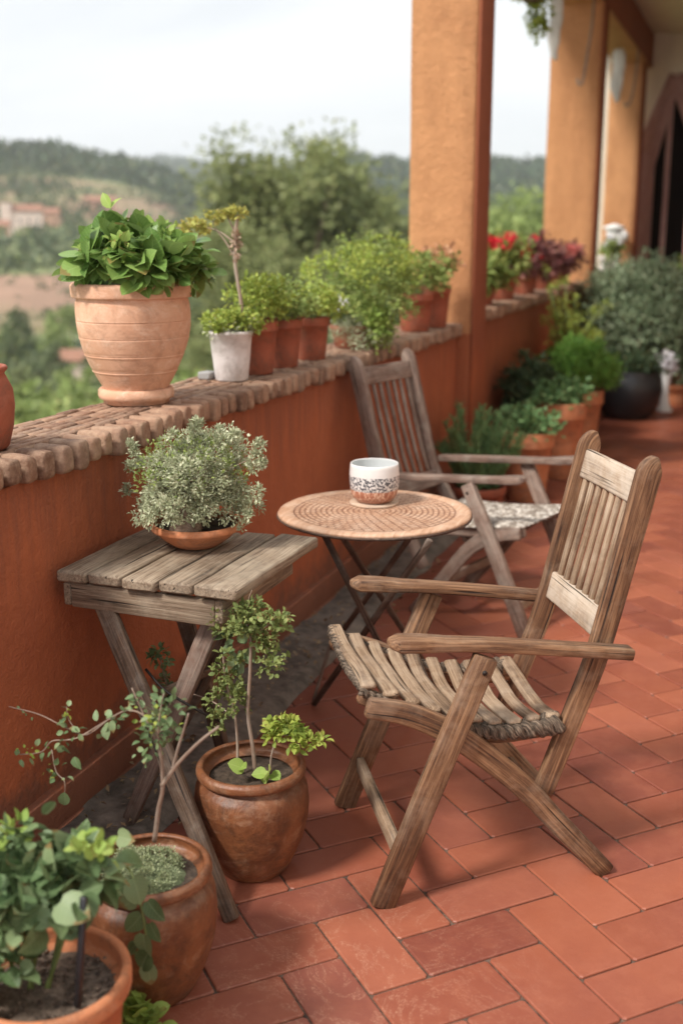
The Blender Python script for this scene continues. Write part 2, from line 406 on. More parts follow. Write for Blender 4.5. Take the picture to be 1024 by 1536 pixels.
def stems(mb, base, tips, r=.003, bend=.3, k=5):
    base = Vector(base)
    for t in tips:
        t = Vector(t); mid = base.lerp(t, .5)+Vector((t.x-base.x, t.y-base.y, 0))*(-bend*.4)
        tube(mb, smooth_pts([base, mid, t], 3), [r*(1-.09*i) for i in range(7)], k)
    return mb
# ================================================================ SETTING
# ---- terrace floor: herringbone of 30 x 15 cm terracotta tiles, real joints
def terrace_floor():
    W = .1478; s = W/math.sqrt(2)
    e1 = np.array((s, s)); e2 = np.array((-s, s))
    O = np.array((1.222, 2.429))-2*e1-1*e2
    rnd = random.Random(3); vs = []; fs = []
    def tile(a, b, w, h):
        c = O+e1*(a+w/2)+e2*(b+h/2)
        if not (-.05 < c[0] < 4.5 and -2.5 < c[1] < 17.2): return
        gx = .0027+rnd.uniform(-.0006, .0009)
        hx = w*W/2-gx; hy = h*W/2-gx
        rot = rnd.gauss(0, .0035); z0 = rnd.gauss(0, .0005)
        tx = rnd.gauss(0, .0022); ty = rnd.gauss(0, .0022)
        u = np.array((math.cos(PI/4+rot), math.sin(PI/4+rot))); v = np.array((-u[1], u[0]))
        n = len(vs)
        for (ins, z) in ((0, -.012), (0, -.0032), (.0012, -.0010), (.0035, 0)):
            cr = .006
            for sx, sy in ((-1, -1), (1, -1), (1, 1), (-1, 1)):
                for q in ((0, 1), (1, 0)) if sx*sy > 0 else ((1, 0), (0, 1)):
                    x = sx*(hx-ins-(cr if q[0] else 0)); y = sy*(hy-ins-(cr if q[1] else 0))
                    p = c+u*x+v*y
                    vs.append((p[0], p[1], z+z0+(x*tx+y*ty)*(1 if z > -.01 else 0)))
        for k in range(3):
            for j in range(8):
                fs.append((n+k*8+j, n+k*8+(j+1) % 8, n+k*8+8+(j+1) % 8, n+k*8+8+j))
        fs.append(tuple(n+24+j for j in range(8)))
    for a in range(-60, 150):
        for b in range(-90, 120):
            k = (a-b) % 4
            if k == 0: tile(a, b, 2, 1)
            elif k == 3: tile(a, b, 1, 2)
    m, nt, p, _ = new_mat('terrace_tile'); N = NT(nt)
    geo = N.n('ShaderNodeNewGeometry'); w = N.coord('World')
    col = N.ramp(geo.outputs['Random Per Island'], [(0, (.20, .056, .035)), (.3, (.275, .078, .042)), (.6, (.32, .096, .051)), (.85, (.36, .114, .062)), (1, (.24, .075, .05))])
    col = N.mix(N.ramp(N.noise(w, 2.2, 5, .6), [(.4, g3(0)), (.75, g3(.45))]), col, (.19, .050, .038))
    col = N.mix(N.ramp(N.noise(w, 13, 5, .7), [(.45, g3(0)), (.8, g3(.35))]), col, (.42, .15, .085))
    # chalky scuffs: thin broken streaks, thickest round the pots
    sc1 = N.noise(w, 3.2, 8, .72, 3.0)
    thin = N.math('SUBTRACT', 1, N.math('MULTIPLY', N.math('ABSOLUTE', N.math('SUBTRACT', sc1, .5)), 34), True)
    area = N.ramp(N.noise(w, 1.3, 3, .6), [(.47, g3(0)), (.62, g3(1))])
    spk = N.ramp(N.noise(w, 160, 3, .8), [(.46, g3(.1)), (.62, g3(1))])
    vd = N.n('ShaderNodeVectorMath', operation='DISTANCE'); N.l(geo.outputs['Position'], vd.inputs[0]); vd.inputs[1].default_value = (.90, 2.02, 0)
    near = N.ramp(vd.outputs['Value'], [(.15, g3(1)), (.55, g3(.0))])
    scf = N.math('MULTIPLY', N.math('MULTIPLY', thin, spk), N.math('ADD', N.math('MULTIPLY', near, .75), N.math('MULTIPLY', area, .05)), True)
    col = N.mix(N.math('MULTIPLY', scf, .65), col, (.62, .36, .24))
    # grime along the parapet, widened to paint in the shade on the floor
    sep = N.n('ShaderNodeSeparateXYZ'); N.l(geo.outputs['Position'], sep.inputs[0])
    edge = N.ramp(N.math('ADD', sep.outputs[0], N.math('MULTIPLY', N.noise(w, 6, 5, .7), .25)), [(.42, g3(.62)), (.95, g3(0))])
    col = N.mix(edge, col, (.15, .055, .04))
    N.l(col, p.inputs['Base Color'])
    N.l(N.ramp(N.noise(w, 6, 6, .7), [(.3, g3(.33)), (.7, g3(.58))]), p.inputs['Roughness'])
    p.inputs['Specular IOR Level'].default_value = .45
    b = N.bump(N.noise(w, 24, 5, .6), .25, .004, p); N.bump(N.noise(w, 240, 2, .7), .25, .0008, p, b)
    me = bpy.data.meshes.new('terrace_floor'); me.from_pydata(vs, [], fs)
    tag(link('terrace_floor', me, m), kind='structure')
    g = MB(); box(g, -.3, 4.4, -2.5, 17.0, -.25, -.0055)
    tag(g.build('floor_joints', plain('dark_joint_mortar', (.075, .042, .03), .95, 0, .6, 60, .8, (.19, .12, .085))), kind='structure')
terrace_floor()

# ---- worn stone strip on the floor along the parapet
def stone_strip():
    mb = MB(); nx, ny = 8, 150; vs = []; fs = []
    for j in range(ny+1):
        y = 1.0+j*5.5/ny
        for i in range(nx+1):
            x = .018+i*.245/nx
            if i == nx: x += .025*noise.noise(Vector((0, y*5, 3)))
            z = .035+.012*noise.noise(Vector((x*13, y*7, 0)))+.006*noise.noise(Vector((x*50, y*44, 0)))
            if i == nx: z = .0015
            if i == nx-1: z -= .006
            vs.append((x, y, z))
    for j in range(ny):
        for i in range(nx):
            a = j*(nx+1)+i; fs.append((a, a+1, a+nx+2, a+nx+1))
    mb.add(vs, fs)
    tag(mb.build('stone_kerb', M['concrete']), kind='structure')
stone_strip()
# dry leaves and crumbs on the strip
def litter():
    n = 420; O = np.stack([.04+.30*rng.random(n)**1.3, 1.4+3.9*rng.random(n), .05+.0*rng.random(n)], 1)
    O[:, 2] = np.where(O[:, 0] > .25, .006, .052)
    D = rng.normal(size=(n, 3)); D[:, 2] *= .25; U = rng.normal(size=(n, 3))*.35; U[:, 2] += 1
    o = foliage('leaf_litter', 'small', (O, D, U, .012+.016*rng.random(n)), leafmat('dry_leaf', (.12, .07, .03), (.22, .14, .07), (.34, .26, .15), .1))
    tag(o, 'dry brown leaf crumbs scattered on the stone strip under the wall', 'leaf litter', kind='stuff')
litter()

# ---- parapets
ZC = 1.062
def parapet(y0, y1, label, top=ZC, dark=False):
    t = thing('parapet_wall', label, 'parapet', (-.13, y0, 0))
    mb = MB(); ny = int((y1-y0)/.05); nz = 22; vs = []; fs = []
    for j in range(ny+1):
        for k in range(nz+1):
            y = y0+(y1-y0)*j/ny; z = .135+(top-.07-.135)*k/nz
            vs.append((.0+.007*noise.noise(Vector((0, y*1.7, z*2.1)))+.0025*noise.noise(Vector((4, y*9, z*9))), y, z))
    for j in range(ny):
        for k in range(nz):
            a = j*(nz+1)+k; fs.append((a, a+nz+1, a+nz+2, a+1))
    mb.add(vs, fs)
    box(mb, -.25, -.012, y0, y1, -4.2, top-.07)
    mb.build('wall', M['wall'], t)
    pl = MB(); sweep(pl, [(.004, y0, .068), (.004, y1, .068)], .034, .15, side=(1, 0, 0), b=.009)
    sweep(pl, [(.012, y0+.003, .012), (.012, y1-.003, .012)], .035, .05, side=(1, 0, 0), b=.006)
    pl.build('plinth', M['wall'], t)
    # coping: rows of brick on edge with rounded noses over the terrace side
    cp = MB(); rnd = random.Random(int(y0*10)+5); y = y0+.004
    while y < y1-.06:
        w = .068+rnd.uniform(-.007, .007); w = min(w, y1-y-.004)
        yc = y+w/2; h = .072+rnd.uniform(-.010, .008); nose = .040+rnd.uniform(-.009, .007); dz = rnd.uniform(-.004, .003)
        zc = top-h/2+dz; vs = []; gs = []
        cuts = [(-.052, 1, 1), (-.03, 1, 1), (-.004, 1, 1), (nose-.016, 1, 1), (nose-.0055, .96, .96), (nose, .86, .86), (nose+.0012, .5, .5)]
        go = rnd.uniform(0, 90)
        for (x, sy, sz) in cuts:
            for (u, v) in xsec((w-.020)*sy, h*sz, min(.015*sy, h*sz*.45), 3):
                q = Vector((x, yc+u, zc+v)); q += Vector(noise.noise_vector(q*30))*.0032
                vs.append(q); gs.append((q.x+go, q.y, q.z))
        k = 16; fs = [(i*k+j, (i+1)*k+j, (i+1)*k+(j+1) % k, i*k+(j+1) % k) for i in range(len(cuts)-1) for j in range(k)]
        fs.append(tuple((len(cuts)-1)*k+j for j in range(k))[::-1])
        cp.add(vs, fs, gs, True)
        y += w
    # slim cross bricks over the rest of the top
    y = y0
    while y < y1-.02:
        L = .105+rnd.uniform(-.01, .01); L = min(L, y1-y)
        x = -.285+rnd.uniform(-.006, .006); off = rnd.uniform(0, .02)
        while x < -.05:
            wd = .028+rnd.uniform(-.004, .004); x1 = min(x+wd, -.045)
            if x1-x > .01:
                zt = top+rnd.uniform(-.003, .0025)+.002*noise.noise(Vector((x*9, y*6, 0))); c = .0035; g = .0026
                a0, a1, b0, b1 = x+g, x1-g, y+g+off*.3, y+L-g+off*.3
                b1 = min(b1, y1-.001)
                r = lambda: rnd.uniform(-.001, .001)
                vs = [(a0, b0, zt-.03), (a1, b0, zt-.03), (a1, b1, zt-.03), (a0, b1, zt-.03),
                      (a0, b0, zt-c), (a1, b0, zt-c), (a1, b1, zt-c), (a0, b1, zt-c),
                      (a0+c, b0+c, zt+r()), (a1-c, b0+c, zt+r()), (a1-c, b1-c, zt+r()), (a0+c, b1-c, zt+r())]
                go = rnd.uniform(0, 90)
                cp.add(vs, [(0, 1, 5, 4), (1, 2, 6, 5), (2, 3, 7, 6), (3, 0, 4, 7), (4, 5, 9, 8), (5, 6, 10, 9), (6, 7, 11, 10), (7, 4, 8, 11), (8, 9, 10, 11)],
                       [(v[0]+go, v[1], v[2]) for v in vs], True)
            x = x1
        y += L
    cp.build('coping', M['coping'], t)
    mo = MB(); box(mo, -.275, -.004, y0+.001, y1-.001, top-.068, top-.018)
    mo.build('mortar', M['mortar'], t)
    return t
def coping_mat():
    m, nt, p, _ = new_mat('coping_brick'); N = NT(nt); g = N.coord(attr='gc'); w = N.coord('World')
    geo = N.n('ShaderNodeNewGeometry')
    col = N.ramp(geo.outputs['Random Per Island'], [(0, (.15, .075, .045)), (.3, (.26, .135, .082)), (.65, (.36, .21, .135)), (1, (.21, .13, .09))])
    col = N.mix(N.ramp(N.noise(g, 26, 6, .75), [(.42, g3(0)), (.7, g3(.6))]), col, (.50, .35, .24))
    col = N.mix(N.ramp(N.noise(w, 30, 7, .8, .5), [(.5, g3(0)), (.72, g3(.75))]), col, (.15, .085, .06))
    N.l(col, p.inputs['Base Color']); p.inputs['Roughness'].default_value = .9
    b = N.bump(N.noise(g, 40, 5, .7), .7, .008, p); N.bump(N.noise(g, 170, 3, .7), .5, .002, p, b)
    return m
M['coping'] = coping_mat(); M['mortar'] = plain('brown_mortar', (.10, .058, .04), .95, 0, .5, 40, .8, (.20, .13, .095))
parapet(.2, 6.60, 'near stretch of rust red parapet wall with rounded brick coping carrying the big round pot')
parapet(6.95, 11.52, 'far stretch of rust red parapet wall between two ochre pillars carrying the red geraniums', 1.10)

# ---- pillars, beams, ceiling, house
def pillar(y0, y1, label, x0=-.31, x1=.09):
    t = thing('ochre_pillar', label, 'pillar', ((x0+x1)/2, (y0+y1)/2, 0), 0, 'square ochre pillars carrying the loggia beam')
    mb = MB(); n = 70; vs = []; fs = []; k = 24
    for i in range(n+1):
        z = -4+8*i/n if False else (-.2+i*3.85/n)
        sec = xsec(x1-x0, y1-y0, .018, 1)
        # subdivide the section so the plaster can undulate
        pts = []
        for j in range(8):
            a = sec[j]; b = sec[(j+1) % 8]; s_ = 5 if j % 2 == 1 else 1
            for q in range(s_): pts.append((a[0]+(b[0]-a[0])*q/s_, a[1]+(b[1]-a[1])*q/s_))
        k = len(pts)
        for (u, v) in pts:
            q = Vector(((x0+x1)/2+u, (y0+y1)/2+v, z)); d = Vector((u, v, 0)).normalized()
            q += d*(.005*noise.noise(q*2.0)+.0015*noise.noise(q*9+Vector((5, 0, 0))))
            vs.append(q)
    for i in range(n):
        for j in range(k): fs.append((i*k+j, i*k+(j+1) % k, (i+1)*k+(j+1) % k, (i+1)*k+j))
    mb.add(vs, fs); mb.build('shaft', M['column'], t)
    # thin rust red strip over the side towards the house
    s = MB(); sweep(s, [(x1+.008, (y0+y1)/2, .001), (x1+.008, (y0+y1)/2, 3.64)], .012, y1-y0-.02, side=(1, 0, 0), b=.003)
    s.build('rust_red_side', M['wall'], t)
    return t
pillar(6.60, 6.95, 'nearest and widest ochre pillar, rising behind the grey slatted chair', -.305, .085)
pillar(11.52, 11.82, 'middle ochre pillar beyond the red geraniums', -.40, .085)
pillar(15.6, 16.0, 'farthest ochre pillar beside the white lantern', -.36, .045)
bm_ = MB(); sweep(bm_, [(-.12, 6.5, 3.86), (-.12, 16.29, 3.86)], .40, .42, side=(1, 0, 0), b=.012)
tag(bm_.build('loggia_beam', M['column']), 'long ochre beam resting on the three pillars', 'beam')
cb = MB()
sweep(cb, [(.088, 6.6, 3.86), (.088, 16.28, 3.86)], .010, .40, side=(1, 0, 0), b=.002)
tag(cb.build('beam_trim', M['wall']), 'rust red inner face of the long beam', 'trim')
ce = MB(); box(ce, -.7, 4.6, 6.45, 17.4, 4.075, 4.22)
tag(ce.build('loggia_roof', M['ceiling']), 'flat plastered loggia ceiling over the far end of the terrace', 'roof')
hw = MB(); box(hw, 4.4, 4.7, -2.5, 17.3, -.2, 4.07)  # out of view; added for bounce light and to close the terrace side
tag(hw.build('house_wall', M['cream']), 'unseen cream plastered side wall of the house along the terrace', 'wall')

# end wall with a pointed wooden doorway
def end_wall():
    Y = 16.3
    t = thing('end_wall', 'cream plastered wall closing the far end of the terrace', 'wall', (2.2, Y, 0))
    xl, xr, zs, za = .10, .72, 2.66, 3.52           # opening: jambs, spring and apex
    xm = (xl+xr)/2
    op = [(xl, 0), (xl, zs), (xm, za), (xr, zs), (xr, 0)]
    vs = []; fs = []
    outer = [(-.5, 0), (-.5, 4.07), (xm, 4.07), (4.38, 4.07), (4.38, 0)]
    for dy in (0, .25):
        for (x, z) in op+outer: vs.append((x, Y+dy, z))
    for b in (0, 10):
        for i in range(4):
            f = (b+i, b+i+1, b+5+i+1, b+5+i); fs.append(f if b else f[::-1])
    for i in range(4): fs.append((i, i+10, i+11, i+1))
    mb = MB(); mb.add(vs, fs, None, False); mb.build('wall', M['cream'], t)
    d = thing('pointed_doorway', 'tall red brown wooden doorway with a pointed arch at the far end', 'doorway', (xm, Y, 0))
    f = MB()
    def rail(a, b, w, th, y): sweep(f, [(a[0], y, a[1]), (b[0], y, b[1])], w, th, side=(0, 1, 0), b=.01)
    rail((xl-.02, .02), (xl-.02, zs+.03), .09, .2, Y-.03); rail((xr+.02, .02), (xr+.02, zs+.03), .09, .2, Y-.03)
    rail((xl-.06, zs-.04), (xm, za+.02), .095, .2, Y-.032); rail((xr+.06, zs-.04), (xm, za+.02), .094, .2, Y-.034)
    f.build('frame', M['doorwood'], d)
    # left leaf, half of the pointed arch, with its long dark slot
    lf = thing_part = MB()
    x0, x1 = xl+.02, xl+.30; ws = .085
    top = lambda x: zs-.06+(za-zs)*(x-xl)/((xr-xl)/2)*.92
    O_ = [(x0, .02), (x1, .02), (x1, top(x1)), (x0, top(x0))]; I_ = [(x0+ws, .35), (x1-ws+.02, .35), (x1-ws+.02, top(x1)-.40), (x0+ws, top(x0)-.22)]
    vs = [(x, Y-yy, z) for yy in (.10, .05) for (x, z) in O_+I_]; fs = []
    for k in range(4):
        a, b = k, (k+1) % 4
        fs += [(a, b, b+4, a+4), (a+8, a+12, b+12, b+8), (a, a+8, b+8, b), (a+4, b+4, b+12, a+12)]
    lf.add(vs, fs, [(v[2], v[0], v[1]) for v in vs], False)
    leaf = lf.build('door_leaf', M['doorwood'], d)
    hd = MB(); tube(hd, [(x1-.05, Y-.105, 1.05), (x1-.05, Y-.15, 1.08), (x1-.05, Y-.15, 1.22), (x1-.05, Y-.105, 1.25)], .012, 7); hd.build('handle', M['iron'], leaf)
    dk = MB(); box(dk, xl-.1, xr+.1, Y+.27, Y+2.2, 0, 3.6); 
    tag(dk.build('dark_room', M['dark']), 'dark room behind the pointed doorway', 'room')
end_wall()

# ================================================================ LANDSCAPE
def az_of(x, y): return np.degrees(np.arctan2(-(x-CAM[0]), y))
RAD = np.array([0, 12, 30, 60, 110, 160, 240, 310, 400, 500, 640, 820, 1000, 1400, 2000, 2700, 3300])
HL = np.array([-4, -6, -10, -15, -20, -21, -19, -13.5, -7, 2, 20, 50, 44, 45, 90, 150, 120.])
HR = np.array([-4, -6, -10, -15, -20, -22, -22, -20, -16, -9, 4, 22, 54, 50, 80, 118, 100.])
def height(x, y):
    x = np.asarray(x, float); y = np.asarray(y, float)
    r = np.hypot(x-CAM[0], y); az = np.degrees(np.arctan2(-(x-CAM[0]), y))
    wl = 1/(1+np.exp(-(az-27.0)/1.6))                       # the left hill ends where the far ridge shows
    gap = np.exp(-((az-25.5)/2.6)**2)
    h = np.interp(r, RAD, HL)*wl+np.interp(r, RAD, HR)*(1-wl)
    h -= gap*np.clip((r-520)/400, 0, 1)*28*(r < 1900)
    h += (np.sin(x/61+1)*np.cos(y/83)+.6*np.sin(x/29+y/37))*np.clip(r/420, 0, 3.2)*1.5
    h += np.sin(az*.9+2)*np.clip((r-700)/1000, 0, 1)*5
    return h
def H1(x, y): return float(height(np.array([x]), np.array([y]))[0])
def pol(az, r): a = R_(az); return CAM[0]-r*math.sin(a), r*math.cos(a)
def terrain():
    az = np.linspace(-100, 130, 461); rr = np.concatenate([np.linspace(2.2, 60, 30), np.geomspace(64, 3300, 170)])
    A, Rr = np.meshgrid(np.radians(az), rr)
    X = CAM[0]-Rr*np.sin(A); Yy = Rr*np.cos(A); Z = height(X, Yy)
    Z = np.where((X > -.3), np.minimum(Z, -.6), Z)
    V = np.stack([X, Yy, Z], -1).reshape(-1, 3); na, nr = len(az), len(rr)
    idx = np.arange(na*nr).reshape(nr, na)
    F = np.stack([idx[:-1, :-1], idx[1:, :-1], idx[1:, 1:], idx[:-1, 1:]], -1).reshape(-1, 4)
    me = bpy.data.meshes.new('valley_ground'); me.from_pydata(V.tolist(), [], F.tolist()); me.polygons.foreach_set('use_smooth', [True]*len(me.polygons))
    # land use: real fields, laid out on the hillside
    r = np.hypot(V[:, 0]-CAM[0], V[:, 1]); a_ = az_of(V[:, 0], V[:, 1])
    nz = np.array([noise.noise(Vector((v[0]/35, v[1]/55, 0)))+.5*noise.noise(Vector((v[0]/12, v[1]/16, 3))) for v in V])
    soil = np.zeros(len(V)); wood_ = np.zeros(len(V))
    soil += ((r > 235) & (r < 330) & (a_ > 27)) * (.75+.8*nz)                  # ploughed slope
    soil += ((r > 480) & (r < 690) & (a_ > 26)) * (.75+1.0*nz)                 # bare red hillside under the ridge
    wood_ += (r > 700) * (1.2+.5*nz); wood_ += ((r > 90) & (r < 225)) * (.6+.8*nz); wood_ += ((r > 90) & (a_ < 26)) * (.9+.8*nz)
    ca = me.color_attributes.new('land', 'FLOAT_COLOR', 'POINT')
    buf = np.stack([np.clip(soil, 0, 1), np.clip(wood_, 0, 1), np.zeros(len(V)), np.ones(len(V))], 1)
    ca.data.foreach_set('color', buf.ravel())
    m, nt, p, _ = new_mat('valley_ground'); N = NT(nt); w = N.coord('World')
    at_ = N.n('ShaderNodeAttribute', attribute_name='land'); sp = N.n('ShaderNodeSeparateColor'); N.l(at_.outputs['Color'], sp.inputs[0])
    gr = N.ramp(N.noise(w, .02, 6, .7, .6), [(.3, (.10, .13, .045)), (.5, (.17, .20, .07)), (.7, (.27, .27, .12))])
    so = N.ramp(N.noise(w, .035, 6, .75, .4), [(.3, (.22, .135, .085)), (.55, (.32, .19, .125)), (.75, (.30, .26, .15))])
    fo = N.ramp(N.noise(w, .08, 5, .7), [(.3, (.030, .050, .020)), (.7, (.07, .10, .035))])
    col = N.mix(sp.outputs[0], gr, so); col = N.mix(sp.outputs[1], col, fo)
    N.l(col, p.inputs['Base Color']); p.inputs['Roughness'].default_value = .95
    me.materials.append(m); tag(link('valley_ground', me, None), kind='structure')
terrain()

def tree_proto(h, rx, nclump, per, size, mat_, seed, name='valley_tree', lowc=.34):
    random.seed(seed)
    root = thing(name, 'x', 'tree', (0, 0, 0))
    tr = MB(); th = h*.55
    tp = smooth_pts([(0, 0, -1.0), (h*.01, 0, h*.12), (-h*.015, h*.01, h*.35), (h*.01, 0, th)], 4)
    tube(tr, tp, [h*.026*(1-.6*i/(len(tp)-1)) for i in range(len(tp))], 8)
    sub = []
    c0 = Vector((0, 0, h*(lowc+(1-lowc)/2))); rz_ = h*(1-lowc)/2
    for i in range(11):
        a = i*2.4+seed; rr = rx*random.uniform(.35, .66); z = c0.z+rz_*random.uniform(-.65, .70)
        e = Vector((math.cos(a)*rr, math.sin(a)*rr, z)); b = Vector((0, 0, h*random.uniform(.28, .5)))
        tube(tr, smooth_pts([b, b.lerp(e, .5)+Vector((0, 0, -h*.02)), e], 3), [h*.010*(1-.1*k) for k in range(7)], 5)
        sub.append((e, random.uniform(.36, .56)))
    sub.append((Vector((rx*.1, 0, h-rz_*.42)), .56)); sub.append((Vector((-rx*.35, 0, h-rz_*.62)), .42)); sub.append((c0, .75))
    tr.build('trunk', M['bark'], root)
    cl = []
    for (e, f) in sub:
        cl.append(cloud(e, (rx*f, rx*f, rz_*f*.85), nclump//len(sub), per, h*.045, size, shell=.35, low=-.75, up=.2))
    foliage('crown', 'card', cat_clouds(*cl), mat_, root)
    return root
def copy_tree(o, loc, rz, s, label, group, cat='tree'):
    c = o.copy(); COL.objects.link(c); c.location = loc; c.rotation_euler = (0, 0, rz); c.scale = (s, s, s)
    c['label'] = label; c['group'] = group; c['category'] = cat
    for ch in list(o.children):
        k = ch.copy(); COL.objects.link(k); k.parent = c
    return c
def put(root, loc, rz, s, label, group=None):
    root.location = loc; root.rotation_euler = (0, 0, rz); root.scale = (s, s, s); root['label'] = label
    if group: root['group'] = group
# the large trees in the middle distance
big = tree_proto(22, 5.4, 620, 40, .27, M['l_tree'], 3)
x, y = pol(22.4, 66); put(big, (x, y, H1(x, y)-.3), 0, 1.015, 'tallest tree, a broad crown rising just past the parapet in the middle of the view')
GM = 'tall trees on the slope just past the parapet'; big['group'] = GM
big2 = tree_proto(20, 5.6, 560, 40, .27, M['l_tree2'], 8)
big3 = tree_proto(21, 5.6, 480, 40, .30, M['l_tree3'], 14)
x, y = pol(10.9, 98); put(big3, (x, y, H1(x, y)-.6), .5, 1.12, 'light tree seen between the two nearer pillars, closest to the middle pillar', GM)
x, y = pol(25.6, 74); put(big2, (x, y, H1(x, y)-1.0), 1, .80, 'darker rounded tree at the left flank of the tallest tree', GM)
for i, (az, r, s, src, lb) in enumerate((
    (19.6, 66, .90, big, 'olive green tree at the right flank of the tallest tree'),
    (17.2, 74, .84, big2, 'dark tree seen just left of the nearest pillar'),
    (12.8, 104, 1.10, big3, 'light tree seen between the two nearer pillars, closest to the nearest pillar'),
    (14.2, 92, .95, big2, 'dark tree hidden mostly behind the nearest pillar'),
    (24.6, 62, .80, big, 'olive tree at the left foot of the tallest tree'),
    (20.8, 58, .72, big, 'low olive tree in front of the tallest tree, behind the billowing bush'),
    (18.3, 56, .62, big2, 'low dark tree left of the nearest pillar'),
    (9.4, 92, .86, big2, 'dark tree behind the middle pillar'))):
    x, y = pol(az, r); copy_tree(src, (x, y, H1(x, y)-.6), i*1.3, s, lb, GM)
# valley trees
small = [tree_proto(9, 3.4, 90, 16, .42, M['l_tree2'], 21, 'valley_tree', .2), tree_proto(8, 3.6, 90, 16, .42, M['l_tree'], 22, 'valley_tree', .18),
         tree_proto(6.5, 3.3, 90, 16, .36, M['l_tree3'], 23, 'valley_tree', .12)]
GV = 'trees scattered over the valley floor'; LB = ['dark round valley tree below the parapet, one of many alike', 'olive green valley tree below the parapet, one of many alike', 'pale green bushy valley tree below the parapet, one of many alike']
rr_ = random.Random(5); cnt = [0, 0, 0]; spots = []
for k in range(1400):
    az = rr_.uniform(2, 39); r = rr_.choice([rr_.uniform(45, 90), rr_.uniform(95, 225), rr_.uniform(95, 225), rr_.uniform(100, 225), rr_.uniform(335, 470)]) if k > 150 else rr_.uniform(44, 90)
    if k <= 150: az = rr_.uniform(26.5, 39)
    if r < 92 and 13 < az < 27: continue
    if 27 < az and 335 < r and rr_.random() < .35: continue
    x, y = pol(az, r)
    if any((x-a)**2+(y-b)**2 < (3.6+r*.012)**2 for a, b in spots): continue
    spots.append((x, y)); i = 2 if r < 92 else rr_.choice((0, 0, 1, 1, 2))
    s = rr_.uniform(.75, 1.15)*(1.25 if r < 92 else 1)
    loc = (x, y, H1(x, y)-.5)
    if cnt[i] == 0: put(small[i], loc, 0, s, LB[i], GV)
    else: copy_tree(small[i], loc, rr_.uniform(0, 6), s, LB[i], GV)
    cnt[i] += 1
    if sum(cnt) > 235: break
# far woods on hills and ridges: one mass
def far_woods():
    n = 9000; az = rng.uniform(1, 41, n*2); r = np.sqrt(rng.uniform(690**2, 1350**2, n*2)); r[n:] = rng.uniform(1900, 2900, n)
    x = CAM[0]-r*np.sin(np.radians(az)); y = r*np.cos(np.radians(az)); z = height(x, y)
    keep = np.ones(len(r), bool)
    x, y, z, r = x[keep], y[keep], z[keep], r[keep]
    hs = rng.uniform(4, 9, len(x))*np.where(r > 1800, 1.8, 1.0); per = 9
    O = np.repeat(np.stack([x, y, z], 1), per, 0); hh = np.repeat(hs, per)
    O = O+rng.normal(size=O.shape)*hh[:, None]*np.array([.32, .32, .0]); O[:, 2] += hh*rng.uniform(0.0, 1.0, len(O))
    D = rng.normal(size=O.shape); D[:, 2] += .6; U = rng.normal(size=O.shape)
    o = foliage('far_woods', 'card', (O, D, U, hh*.42), leafmat('far_woodland', (.028, .05, .022), (.05, .08, .032), (.085, .115, .045), .1))
    tag(o, 'dense dark woodland covering the far hills and ridges', 'woodland', kind='stuff')
far_woods()
# scrub along the bare hillside
def scrub():
    n = 2600; az = rng.uniform(25, 41, n); r = np.where(rng.random(n) < .58, rng.uniform(480, 700, n), rng.uniform(235, 470, n))
    x = CAM[0]-r*np.sin(np.radians(az)); y = r*np.cos(np.radians(az))
    k = np.sin(x/17)*np.cos(y/23)+rng.normal(size=n)*.5 > .25; x, y, r = x[k], y[k], r[k]; z = height(x, y)
    hs = rng.uniform(1.6, 5.5, len(x))*np.where(r < 335, .45, 1); per = 10
    O = np.repeat(np.stack([x, y, z], 1), per, 0); hh = np.repeat(hs, per)
    O = O+rng.normal(size=O.shape)*hh[:, None]*np.array([.4, .4, 0]); O[:, 2] += hh*rng.uniform(0, .9, len(O))
    D = rng.normal(size=O.shape); D[:, 2] += .6; U = rng.normal(size=O.shape)
    o = foliage('hillside_scrub', 'card', (O, D, U, hh*.42), leafmat('scrub', (.04, .065, .025), (.07, .10, .04), (.11, .14, .06), .1))
    tag(o, 'scattered green scrub over the fields and reddish hillside below the ridge', 'scrub', kind='stuff')
scrub()
